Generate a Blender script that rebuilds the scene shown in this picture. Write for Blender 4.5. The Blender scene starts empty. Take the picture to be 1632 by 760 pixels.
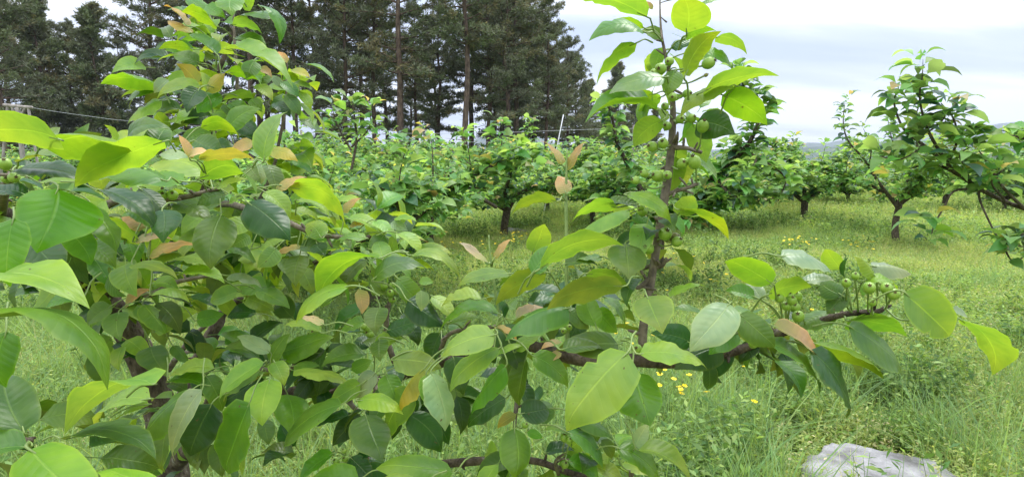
import bpy, math, random
import numpy as np
from mathutils import Vector
R = math.radians
random.seed(7)
rng = np.random.default_rng(11)
scene = bpy.context.scene
COL = scene.collection

# ---------------------------------------------------------------- camera
FPX = 960.0                      # focal length in photo pixels (photo is 1632 x 760)
CAMZ = 1.5
PITCH = math.atan2(125.0, FPX)
cam = bpy.data.cameras.new('camera')
cam.sensor_width = 36.0
cam.lens = 36.0 * FPX / 1632.0
cam.clip_start = 0.05
cam.clip_end = 9000
cam_ob = bpy.data.objects.new('camera', cam)
cam_ob.location = (0, 0, CAMZ)
cam_ob.rotation_euler = (math.pi / 2 - PITCH, 0, 0)
COL.objects.link(cam_ob)
scene.camera = cam_ob
CAM = np.array([0, 0, CAMZ])
FWD = np.array([0, math.cos(PITCH), -math.sin(PITCH)])
UPV = np.array([0, math.sin(PITCH), math.cos(PITCH)])
RGT = np.array([1.0, 0, 0])


def P(px, py, d):
    return CAM + d * (RGT * (px - 816) / FPX + UPV * (380 - py) / FPX + FWD)


def G(px, py):
    v = RGT * (px - 816) / FPX + UPV * (380 - py) / FPX + FWD
    t = CAMZ / -v[2]
    return CAM + v * t


def proj(p):
    q = np.asarray(p) - CAM
    d = q @ FWD
    return 816 + FPX * (q @ RGT) / d, 380 - FPX * (q @ UPV) / d, d


# ---------------------------------------------------------------- world: bright overcast
SUN_EL, SUN_AZ = R(58), R(35)     # azimuth clockwise from +Y (in front, to the right)
world = bpy.data.worlds.new('World')
scene.world = world
world.use_nodes = True
nt = world.node_tree
nt.nodes.clear()
N = nt.nodes.new
L = nt.links.new
out = N('ShaderNodeOutputWorld')
bg = N('ShaderNodeBackground')
bg.inputs[1].default_value = 1.0
L(bg.outputs[0], out.inputs[0])
sky = N('ShaderNodeTexSky')
sky.sky_type = 'NISHITA'
sky.sun_disc = False
sky.sun_elevation = SUN_EL
sky.sun_rotation = SUN_AZ
sky_s = N('ShaderNodeMix'); sky_s.data_type = 'RGBA'; sky_s.blend_type = 'MULTIPLY'
sky_s.inputs[0].default_value = 1
sky_s.inputs[7].default_value = (0.13, 0.13, 0.13, 1)
L(sky.outputs[0], sky_s.inputs[6])
tc = N('ShaderNodeTexCoord')
sep = N('ShaderNodeSeparateXYZ')
L(tc.outputs['Generated'], sep.inputs[0])


def math_n(nt, op, a, b=None, c=None, clamp=False):
    n = nt.nodes.new('ShaderNodeMath')
    n.operation = op
    n.use_clamp = clamp
    for i, v in enumerate((a, b, c)):
        if v is None:
            continue
        if hasattr(v, 'links'):
            nt.links.new(v, n.inputs[i])
        else:
            n.inputs[i].default_value = v
    return n.outputs[0]


zc = math_n(nt, 'MAXIMUM', sep.outputs[2], 0.0)
den = math_n(nt, 'ADD', zc, 0.16)
xx = math_n(nt, 'DIVIDE', sep.outputs[0], den)
yy = math_n(nt, 'DIVIDE', sep.outputs[1], den)
cmb = N('ShaderNodeCombineXYZ')
L(xx, cmb.inputs[0]); L(yy, cmb.inputs[1])
mp = N('ShaderNodeMapping')
mp.inputs['Location'].default_value = (3.3, 1.75, 0)
mp.inputs['Rotation'].default_value = (0, 0, R(-14))
mp.inputs['Scale'].default_value = (0.34, 0.85, 1)
L(cmb.outputs[0], mp.inputs[0])
nz = N('ShaderNodeTexNoise')
nz.inputs['Scale'].default_value = 1.15
nz.inputs['Detail'].default_value = 6
nz.inputs['Roughness'].default_value = 0.5
nz.inputs['Distortion'].default_value = 0.25
L(mp.outputs[0], nz.inputs[0])
cr = N('ShaderNodeValToRGB')
cr.color_ramp.elements[0].position = 0.40
cr.color_ramp.elements[0].color = (0.42, 0.49, 0.68, 1)
cr.color_ramp.elements[1].position = 0.58
cr.color_ramp.elements[1].color = (1.30, 1.30, 1.33, 1)
e = cr.color_ramp.elements.new(0.48)
e.color = (0.62, 0.67, 0.82, 1)
L(nz.outputs[0], cr.inputs[0])
# overcast sky: brighter towards the zenith
gain = math_n(nt, 'MULTIPLY_ADD', math_n(nt, 'POWER', zc, 1.4), 2.0, 0.555)
cl = N('ShaderNodeMix'); cl.data_type = 'RGBA'; cl.blend_type = 'MULTIPLY'
cl.inputs[0].default_value = 1
L(cr.outputs[0], cl.inputs[6]); L(gain, cl.inputs[7])
mx = N('ShaderNodeMix'); mx.data_type = 'RGBA'
mx.inputs[0].default_value = 0.88
L(sky_s.outputs[2], mx.inputs[6]); L(cl.outputs[2], mx.inputs[7])
L(mx.outputs[2], bg.inputs[0])

sun = bpy.data.lights.new('sun', 'SUN')
sun.energy = 1.5
sun.angle = R(22)
sun.color = (1.0, 0.965, 0.9)
sun_ob = bpy.data.objects.new('sun', sun)
sd = Vector((math.sin(SUN_AZ) * math.cos(SUN_EL), math.cos(SUN_AZ) * math.cos(SUN_EL), math.sin(SUN_EL)))
sun_ob.rotation_euler = sd.to_track_quat('Z', 'Y').to_euler()
sun_ob.location = (0, 0, 30)
COL.objects.link(sun_ob)

scene.view_settings.view_transform = 'Standard'
scene.view_settings.look = 'None'
scene.view_settings.exposure = 0.95
scene.view_settings.gamma = 1
scene.view_settings.use_curve_mapping = False
scene.cycles.max_bounces = 8
scene.cycles.diffuse_bounces = 4
scene.cycles.transmission_bounces = 5
scene.cycles.transparent_max_bounces = 8
scene.cycles.caustics_reflective = False
scene.cycles.caustics_refractive = False
scene.cycles.volume_bounces = 0


# ---------------------------------------------------------------- helpers
def new_mat(name):
    m = bpy.data.materials.new(name)
    m.use_nodes = True
    m.node_tree.nodes.clear()
    return m


def leaf_mat(name, top, under, transl, rough=0.38, trans_w=0.38, veins=True, spec=0.5, var=0.25, edge=None, young=False):
    """two-sided leaf: glossy upper face, matt paler lower face, light passing through; veins from the leaf's own UVs"""
    m = new_mat(name)
    nt = m.node_tree
    N = nt.nodes.new
    L = nt.links.new
    out = N('ShaderNodeOutputMaterial')
    geo = N('ShaderNodeNewGeometry')
    oi = N('ShaderNodeObjectInfo')
    rnd = math_n(nt, 'FRACT', math_n(nt, 'ADD', geo.outputs['Random Per Island'], oi.outputs['Random']))
    col = N('ShaderNodeMix'); col.data_type = 'RGBA'
    L(geo.outputs['Backfacing'], col.inputs[0])
    col.inputs[6].default_value = (*top, 1)
    col.inputs[7].default_value = (*under, 1)
    cur = col.outputs[2]
    hs = N('ShaderNodeHueSaturation')
    L(cur, hs.inputs['Color'])
    L(math_n(nt, 'MULTIPLY_ADD', rnd, -0.03 * var / 0.25, 0.5 + 0.015 * var / 0.25), hs.inputs['Hue'])
    L(math_n(nt, 'MULTIPLY_ADD', math_n(nt, 'FRACT', math_n(nt, 'MULTIPLY', rnd, 7.31)), 2 * var, 1 - var), hs.inputs['Value'])
    L(math_n(nt, 'MULTIPLY_ADD', math_n(nt, 'FRACT', math_n(nt, 'MULTIPLY', rnd, 3.77)), 0.16, 0.9), hs.inputs['Saturation'])
    cur = hs.outputs[0]
    bump = None
    if veins:
        uv = N('ShaderNodeUVMap')
        uv.uv_map = 'UVMap'
        s = N('ShaderNodeSeparateXYZ')
        L(uv.outputs[0], s.inputs[0])
        av = math_n(nt, 'ABSOLUTE', math_n(nt, 'MULTIPLY_ADD', s.outputs[1], 2.0, -1.0))
        tcn = N('ShaderNodeTexCoord')
        nz = N('ShaderNodeTexNoise')
        nz.inputs['Scale'].default_value = 30
        nz.inputs['Detail'].default_value = 4
        L(tcn.outputs['Object'], nz.inputs[0])
        uu = math_n(nt, 'MULTIPLY_ADD', av, -0.16, s.outputs[0])
        uu = math_n(nt, 'MULTIPLY_ADD', nz.outputs[0], 0.09, uu)
        fr = math_n(nt, 'FRACT', math_n(nt, 'MULTIPLY', uu, 9.0))
        dist = math_n(nt, 'ABSOLUTE', math_n(nt, 'SUBTRACT', fr, 0.5))          # 0 at a vein
        vein = N('ShaderNodeMapRange')
        vein.inputs['From Min'].default_value = 0.10
        vein.inputs['From Max'].default_value = 0.0
        L(dist, vein.inputs[0])
        rib = N('ShaderNodeMapRange')
        rib.inputs['From Min'].default_value = 0.055
        rib.inputs['From Max'].default_value = 0.012
        L(av, rib.inputs[0])
        v1 = math_n(nt, 'MULTIPLY', vein.outputs[0], 0.12)
        vv = math_n(nt, 'MAXIMUM', v1, rib.outputs[0])
        vc = N('ShaderNodeMix'); vc.data_type = 'RGBA'
        L(math_n(nt, 'MULTIPLY', vv, 0.45), vc.inputs[0])
        L(cur, vc.inputs[6])
        vc.inputs[7].default_value = (min(1, top[0] * 1.7 + .06), min(1, top[1] * 1.5 + .07), top[2] * 1.5 + .03, 1)
        cur = vc.outputs[2]
        # blotchy colour, slightly yellower margin
        nz2 = N('ShaderNodeTexNoise')
        nz2.inputs['Scale'].default_value = 22
        nz2.inputs['Detail'].default_value = 3
        L(tcn.outputs['Object'], nz2.inputs[0])
        bl = N('ShaderNodeMix'); bl.data_type = 'RGBA'; bl.blend_type = 'MULTIPLY'
        bl.inputs[0].default_value = 1
        L(cur, bl.inputs[6])
        rr = N('ShaderNodeValToRGB')
        rr.color_ramp.elements[0].position = 0.3
        rr.color_ramp.elements[0].color = (0.70, 0.80, 0.80, 1)
        rr.color_ramp.elements[1].position = 0.7
        rr.color_ramp.elements[1].color = (1.28, 1.14, 0.95, 1)
        L(nz2.outputs[0], rr.inputs[0])
        L(rr.outputs[0], bl.inputs[7])
        cur = bl.outputs[2]
        if young:                                             # young leaves: green at the stalk end, flushed towards the point
            yg = N('ShaderNodeMix'); yg.data_type = 'RGBA'
            k_ = math_n(nt, 'MULTIPLY_ADD', nz2.outputs[0], 1.3, math_n(nt, 'MULTIPLY_ADD', s.outputs[0], -1.15, -0.02), clamp=True)
            L(k_, yg.inputs[0]); L(cur, yg.inputs[6])
            yg.inputs[7].default_value = (.22, .33, .05, 1)
            cur = yg.outputs[2]
        # brown specks on some leaves
        nz3 = N('ShaderNodeTexNoise')
        nz3.inputs['Scale'].default_value = 150
        nz3.inputs['Detail'].default_value = 1
        L(tcn.outputs['Object'], nz3.inputs[0])
        sp = N('ShaderNodeMapRange')
        sp.inputs['From Min'].default_value = 0.755
        sp.inputs['From Max'].default_value = 0.79
        L(nz3.outputs[0], sp.inputs[0])
        sx = N('ShaderNodeMix'); sx.data_type = 'RGBA'
        L(math_n(nt, 'MULTIPLY', sp.outputs[0], 0.8), sx.inputs[0])
        L(cur, sx.inputs[6])
        sx.inputs[7].default_value = (.10, .06, .02, 1)
        cur = sx.outputs[2]
        # yellower towards the point
        tg = N('ShaderNodeMix'); tg.data_type = 'RGBA'; tg.blend_type = 'MULTIPLY'
        L(math_n(nt, 'MULTIPLY', math_n(nt, 'POWER', s.outputs[0], 2.0), rnd), tg.inputs[0])
        L(cur, tg.inputs[6])
        tg.inputs[7].default_value = (1.45, 1.12, .8, 1)
        cur = tg.outputs[2]
        ed = N('ShaderNodeMapRange')
        ed.inputs['From Min'].default_value = 0.86
        ed.inputs['From Max'].default_value = 1.0
        L(av, ed.inputs[0])
        ec = N('ShaderNodeMix'); ec.data_type = 'RGBA'
        L(math_n(nt, 'MULTIPLY', ed.outputs[0], 0.5), ec.inputs[0])
        L(cur, ec.inputs[6])
        e3 = edge or (top[0] * 1.5 + .06, top[1] * 1.3 + .05, top[2])
        ec.inputs[7].default_value = (*e3, 1)
        cur = ec.outputs[2]
        # relief: quilted between the veins, midrib sunk
        q = math_n(nt, 'POWER', math_n(nt, 'MULTIPLY', dist, 2.0), 0.7)
        hgt = math_n(nt, 'SUBTRACT', math_n(nt, 'MULTIPLY', q, 0.45), rib.outputs[0])
        hgt = math_n(nt, 'MULTIPLY_ADD', nz.outputs[0], 0.35, hgt)
        bump = N('ShaderNodeBump')
        bump.inputs['Strength'].default_value = 0.4
        bump.inputs['Distance'].default_value = 0.0018
        L(hgt, bump.inputs['Height'])
    pr = N('ShaderNodeBsdfPrincipled')
    L(cur, pr.inputs['Base Color'])
    pr.inputs['Specular IOR Level'].default_value = spec
    L(math_n(nt, 'MULTIPLY_ADD', geo.outputs['Backfacing'], 0.35, rough), pr.inputs['Roughness'])
    if bump:
        L(bump.outputs[0], pr.inputs['Normal'])
    tr = N('ShaderNodeBsdfTranslucent')
    tcx = N('ShaderNodeMix'); tcx.data_type = 'RGBA'; tcx.blend_type = 'MULTIPLY'
    tcx.inputs[0].default_value = 1
    L(cur, tcx.inputs[6])
    tcx.inputs[7].default_value = (*transl, 1)
    L(tcx.outputs[2], tr.inputs[0])
    if bump:
        L(bump.outputs[0], tr.inputs['Normal'])
    ms = N('ShaderNodeMixShader')
    ms.inputs[0].default_value = trans_w
    L(pr.outputs[0], ms.inputs[1]); L(tr.outputs[0], ms.inputs[2])
    L(ms.outputs[0], out.inputs[0])
    return m


def noise_mat(name, c1, c2, scale=8, rough=0.85, bump=0.4, bdist=0.01, detail=6, c3=None, coords='Object', stretch=None, spec=0.3):
    m = new_mat(name)
    nt = m.node_tree
    N = nt.nodes.new
    L = nt.links.new
    out = N('ShaderNodeOutputMaterial')
    pr = N('ShaderNodeBsdfPrincipled')
    tcn = N('ShaderNodeTexCoord')
    mp = N('ShaderNodeMapping')
    if stretch:
        mp.inputs['Scale'].default_value = stretch
    L(tcn.outputs[coords], mp.inputs[0])
    nz = N('ShaderNodeTexNoise')
    nz.inputs['Scale'].default_value = scale
    nz.inputs['Detail'].default_value = detail
    nz.inputs['Roughness'].default_value = 0.62
    L(mp.outputs[0], nz.inputs[0])
    r = N('ShaderNodeValToRGB')
    r.color_ramp.elements[0].position = 0.34
    r.color_ramp.elements[0].color = (*c1, 1)
    r.color_ramp.elements[1].position = 0.62
    r.color_ramp.elements[1].color = (*c2, 1)
    if c3:
        e = r.color_ramp.elements.new(0.72)
        e.color = (*c3, 1)
    L(nz.outputs[0], r.inputs[0])
    L(r.outputs[0], pr.inputs['Base Color'])
    pr.inputs['Roughness'].default_value = rough
    pr.inputs['Specular IOR Level'].default_value = spec
    b = N('ShaderNodeBump')
    b.inputs['Strength'].default_value = bump
    b.inputs['Distance'].default_value = bdist
    nz2 = N('ShaderNodeTexNoise')
    nz2.inputs['Scale'].default_value = scale * 2.7
    nz2.inputs['Detail'].default_value = 8
    L(mp.outputs[0], nz2.inputs[0])
    L(nz2.outputs[0], b.inputs['Height'])
    L(b.outputs[0], pr.inputs['Normal'])
    L(pr.outputs[0], out.inputs[0])
    return m


def np_mesh(name, verts, faces, uv=None, mats=(), midx=None, smooth=True):
    """verts Nx3, faces MxK (all faces with K corners), uv (M*K)x2"""
    verts = np.asarray(verts, dtype=np.float32)
    faces = np.asarray(faces, dtype=np.int32)
    me = bpy.data.meshes.new(name)
    M, K = faces.shape
    me.vertices.add(len(verts))
    me.vertices.foreach_set('co', verts.ravel())
    me.loops.add(M * K)
    me.loops.foreach_set('vertex_index', faces.ravel())
    me.polygons.add(M)
    me.polygons.foreach_set('loop_start', np.arange(0, M * K, K, dtype=np.int32))
    me.polygons.foreach_set('loop_total', np.full(M, K, dtype=np.int32))
    if midx is not None:
        me.polygons.foreach_set('material_index', np.asarray(midx, dtype=np.int32))
    me.polygons.foreach_set('use_smooth', np.full(M, smooth, dtype=bool))
    if uv is not None:
        l = me.uv_layers.new(name='UVMap')
        l.data.foreach_set('uv', np.asarray(uv, dtype=np.float32).ravel())
    for m in mats:
        me.materials.append(m)
    me.update(calc_edges=True)
    return me


def link(name, me, parent=None, **props):
    o = bpy.data.objects.new(name, me)
    COL.objects.link(o)
    if parent is not None:
        o.parent = parent
    for k, v in props.items():
        o[k] = v
    return o


def thing(name, label, cat, loc=(0, 0, 0), group=None, rz=0.0):
    o = bpy.data.objects.new(name, None)
    o.empty_display_size = 0.1
    o.location = [float(v) for v in loc]
    o.rotation_euler = (0, 0, rz)
    o['label'] = label
    o['category'] = cat
    if group:
        o['group'] = group
    COL.objects.link(o)
    return o


def catmull(pts, per=6):
    pts = np.asarray(pts, dtype=float)
    if len(pts) < 3:
        t = np.linspace(0, 1, per + 1)[:, None]
        return pts[0] * (1 - t) + pts[-1] * t
    ext = np.vstack([2 * pts[0] - pts[1], pts, 2 * pts[-1] - pts[-2]])
    res = []
    for i in range(1, len(ext) - 2):
        p0, p1, p2, p3 = ext[i - 1:i + 3]
        for t in np.linspace(0, 1, per, endpoint=False):
            res.append(0.5 * ((2 * p1) + (-p0 + p2) * t + (2 * p0 - 5 * p1 + 4 * p2 - p3) * t * t + (-p0 + 3 * p1 - 3 * p2 + p3) * t ** 3))
    res.append(ext[-2])
    return np.array(res)


class MB:
    """collects quads"""
    def __init__(self):
        self.v = []; self.f = []; self.m = []; self.uv = []; self.n = 0

    def add(self, v, f, m=0, uv=None):
        v = np.asarray(v, dtype=float); f = np.asarray(f, dtype=int)
        self.v.append(v); self.f.append(f + self.n); self.n += len(v)
        self.m.append(np.full(len(f), m))
        self.uv.append(np.zeros((f.size, 2)) if uv is None else uv)

    def tube(self, pts, rad, sides=8, m=0, per=4, rough=0.0, smooth=True):
        q = np.column_stack([np.asarray(pts, float), np.asarray(rad, float)])
        c = catmull(q, per) if smooth else q
        p, r = c[:, :3], np.maximum(c[:, 3], 0.0002)
        n = len(p)
        tan = np.gradient(p, axis=0)
        tan /= np.linalg.norm(tan, axis=1)[:, None] + 1e-12
        ref = np.array([0.0, 0, 1]) if abs(tan[0][2]) < 0.9 else np.array([1.0, 0, 0])
        a = np.cross(tan[0], ref); a /= np.linalg.norm(a)
        ang = np.linspace(0, 2 * np.pi, sides, endpoint=False)
        vs = []
        for i in range(n):
            a = a - tan[i] * (a @ tan[i]); a /= np.linalg.norm(a) + 1e-12
            b = np.cross(tan[i], a)
            rr = r[i] * (1 + (rough * (rng.random(sides) - 0.5) if rough else np.zeros(sides)))
            vs.append(p[i] + (np.cos(ang) * rr)[:, None] * a + (np.sin(ang) * rr)[:, None] * b)
        # rounded end
        vs.append(p[-1] + tan[-1] * r[-1] * 0.5 + (vs[-1] - p[-1]) * 0.15)
        n += 1
        vs = np.vstack(vs)
        i, j = np.meshgrid(np.arange(n - 1), np.arange(sides), indexing='ij')
        j2 = (j + 1) % sides
        f = np.stack([i * sides + j, i * sides + j2, (i + 1) * sides + j2, (i + 1) * sides + j], -1).reshape(-1, 4)
        self.add(vs, f, m)
        return p

    def mesh(self, name, mats, smooth=True, uv=False):
        return np_mesh(name, np.vstack(self.v), np.vstack(self.f), np.vstack(self.uv) if uv else None, mats,
                       np.concatenate(self.m), smooth)


def nrm(v):
    v = np.asarray(v, float)
    return v / (np.linalg.norm(v) + 1e-12)


_lc = {}


def leaf_grid(nu, nv):
    k = (nu, nv)
    if k in _lc:
        return _lc[k]
    u = np.linspace(0, 1, nu + 1)
    us = u ** 0.9
    v = np.linspace(-1, 1, nv + 1)
    U, V = np.meshgrid(us, v, indexing='ij')
    i, j = np.meshgrid(np.arange(nu), np.arange(nv), indexing='ij')
    w = nv + 1
    f = np.stack([i * w + j, (i + 1) * w + j, (i + 1) * w + j + 1, i * w + j + 1], -1).reshape(-1, 4)
    uvv = np.stack([U.ravel(), V.ravel() * 0.5 + 0.5], -1)
    uv = uvv[f.ravel()]
    _lc[k] = (U, V, f, uv)
    return _lc[k]


def leaf_geo(B, T, n, W, arch=0.12, fold=0.18, wave=0.05, bend=0.0, curl=0.0, nu=12, nv=6, rs=None, heart=0.0):
    """blade from B to T, upper face along n, full width W; arch lifts the middle, fold raises the halves into a V"""
    rs = rs or random
    U, V, f, uv = leaf_grid(nu, nv)
    B = np.asarray(B, float); T = np.asarray(T, float)
    ax = T - B
    Ln = np.linalg.norm(ax)
    a = ax / Ln
    n = nrm(n - a * (n @ a))
    s = np.cross(n, a)
    pa, pb = rs.uniform(.36, .48), rs.uniform(.58, .76)      # no two outlines alike
    um = pa / (pa + pb)
    h = (U ** pa) * (1 - U) ** pb / (um ** pa * (1 - um) ** pb) * (1 - 0.50 * np.clip((U - 0.70) / 0.30, 0, 1))
    asym = rs.uniform(-.12, .12)
    h = h * np.where(V > 0, 1 + asym, 1 - asym)
    if nu > 8 and rs.random() < .07:                          # a bite out of the margin
        u0 = rs.uniform(.25, .8); sg = 1 if rs.random() < .5 else -1
        h = h * (1 - .38 * np.exp(-((U - u0) / .035) ** 2) * (V * sg > .6))
    tw = rs.uniform(-.45, .45) * (U - .4)                     # slight twist along the midrib
    h = np.maximum(h, 0.006)
    bulge = 4 * U * (1 - U)
    prof = np.sin(np.pi * np.clip(U, 0, 1) ** 0.8)
    ctr = (B + ax * U[..., None] + n * (arch * Ln * prof)[..., None] + s * (bend * Ln * bulge)[..., None])
    # drooping point
    ctr = ctr - n * (0.10 * Ln * np.clip((U - 0.75) / 0.25, 0, 1) ** 2)[..., None]
    if heart:
        ctr = ctr - a * (heart * W * np.abs(V) * np.clip(1 - U * 5, 0, 1))[..., None]
    ph = rs.random() * 6.28
    ph2 = rs.random() * 6.28
    hw = W * 0.5 * h
    av = np.abs(V)
    lift = fold * av * (1 - 0.35 * av) + curl * av ** 2
    ripple = wave * av ** 2 * (np.sin(U * 15 + ph + V * 0.7) + 0.6 * np.sin(U * 31 + ph2 - V * 1.2))
    ox = V * hw * (1 - 0.08 * abs(fold)); oz = lift * hw + ripple * W * 0.5 * np.minimum(h, 1)
    ct, st = np.cos(tw), np.sin(tw)
    p = ctr + s * (ox * ct - oz * st)[..., None] + n * (ox * st + oz * ct)[..., None]
    return p.reshape(-1, 3), f, uv
# ---------------------------------------------------------------- materials
LM = {}
# kind: top, underside, tint of the light let through, roughness, share of transmitted light
_k = {
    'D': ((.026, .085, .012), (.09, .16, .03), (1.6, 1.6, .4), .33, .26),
    'G': ((.075, .158, .024), (.14, .21, .06), (1.5, 1.5, .5), .34, .30),
    'M': ((.095, .240, .018), (.14, .27, .04), (1.45, 1.5, .5), .36, .42),
    'L': ((.215, .385, .055), (.24, .38, .08), (1.35, 1.25, .4), .40, .47),
    'Y': ((.185, .345, .035), (.21, .365, .040), (1.25, 1.25, .5), .42, .52),
    'V': ((.105, .215, .030), (.17, .25, .045), (1.4, 1.3, .5), .42, .40),
    'W': ((.230, .340, .170), (.32, .44, .25), (1.2, 1.2, .8), .33, .35),  # pale leaves, with the silvery sky gloss put into the base colour
    'E': ((.350, .350, .050), (.38, .36, .06), (1.3, 1.1, .5), .45, .48),
    'O': ((.440, .290, .090), (.47, .32, .10), (1.2, 1.0, .6), .45, .45),
    'P': ((.50, .36, .20), (.52, .40, .26), (1.2, 1.0, .8), .45, .40),
}
_nm = {'D': 'dark_leaf', 'G': 'bluish_leaf', 'M': 'green_leaf', 'L': 'light_leaf', 'Y': 'lime_leaf', 'V': 'olive_leaf',
       'W': 'pale_sheen_leaf', 'E': 'yellow_leaf', 'O': 'bronze_leaf', 'P': 'pink_leaf'}
for k, (t, u, tl, ro, tw) in _k.items():
    LM[k] = leaf_mat(_nm[k], t, u, tl, ro, tw, var=0.2, spec=.30 if k in 'DG' else .42, young=k in 'EOP')
# same kinds of leaf, plainer shader for the trees farther off
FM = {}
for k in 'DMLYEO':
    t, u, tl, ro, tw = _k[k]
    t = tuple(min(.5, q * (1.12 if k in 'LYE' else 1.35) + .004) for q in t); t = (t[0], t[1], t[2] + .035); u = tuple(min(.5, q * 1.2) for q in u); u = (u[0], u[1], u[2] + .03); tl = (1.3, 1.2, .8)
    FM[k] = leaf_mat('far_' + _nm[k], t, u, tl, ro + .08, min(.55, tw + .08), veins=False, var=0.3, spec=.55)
BARK = noise_mat('bark', (.034, .026, .016), (.125, .100, .066), 42, .92, 1.0, .012, detail=10, c3=(.24, .235, .19), stretch=(1, 1, .5))
TWIG = noise_mat('twig_bark', (.075, .062, .042), (.19, .16, .11), 60, .75, .5, .002, c3=(.24, .22, .17))
GSTEM = noise_mat('green_stem', (.14, .22, .05), (.24, .32, .10), 60, .5, .2, .001, spec=.5)
PETI = noise_mat('petiole', (.15, .23, .05), (.22, .30, .08), 50, .5, .1, .001, spec=.5)
FRUIT = noise_mat('young_pear_skin', (.17, .31, .025), (.26, .40, .055), 90, .40, .2, .0008, c3=(.30, .38, .12), spec=.5)
FRUITB = noise_mat('russet_pear_skin', (.12, .13, .03), (.20, .20, .05), 70, .5, .25, .0008, spec=.4)
CALYX = noise_mat('dry_calyx', (.05, .03, .015), (.14, .09, .04), 80, .9, .3, .001)
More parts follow.
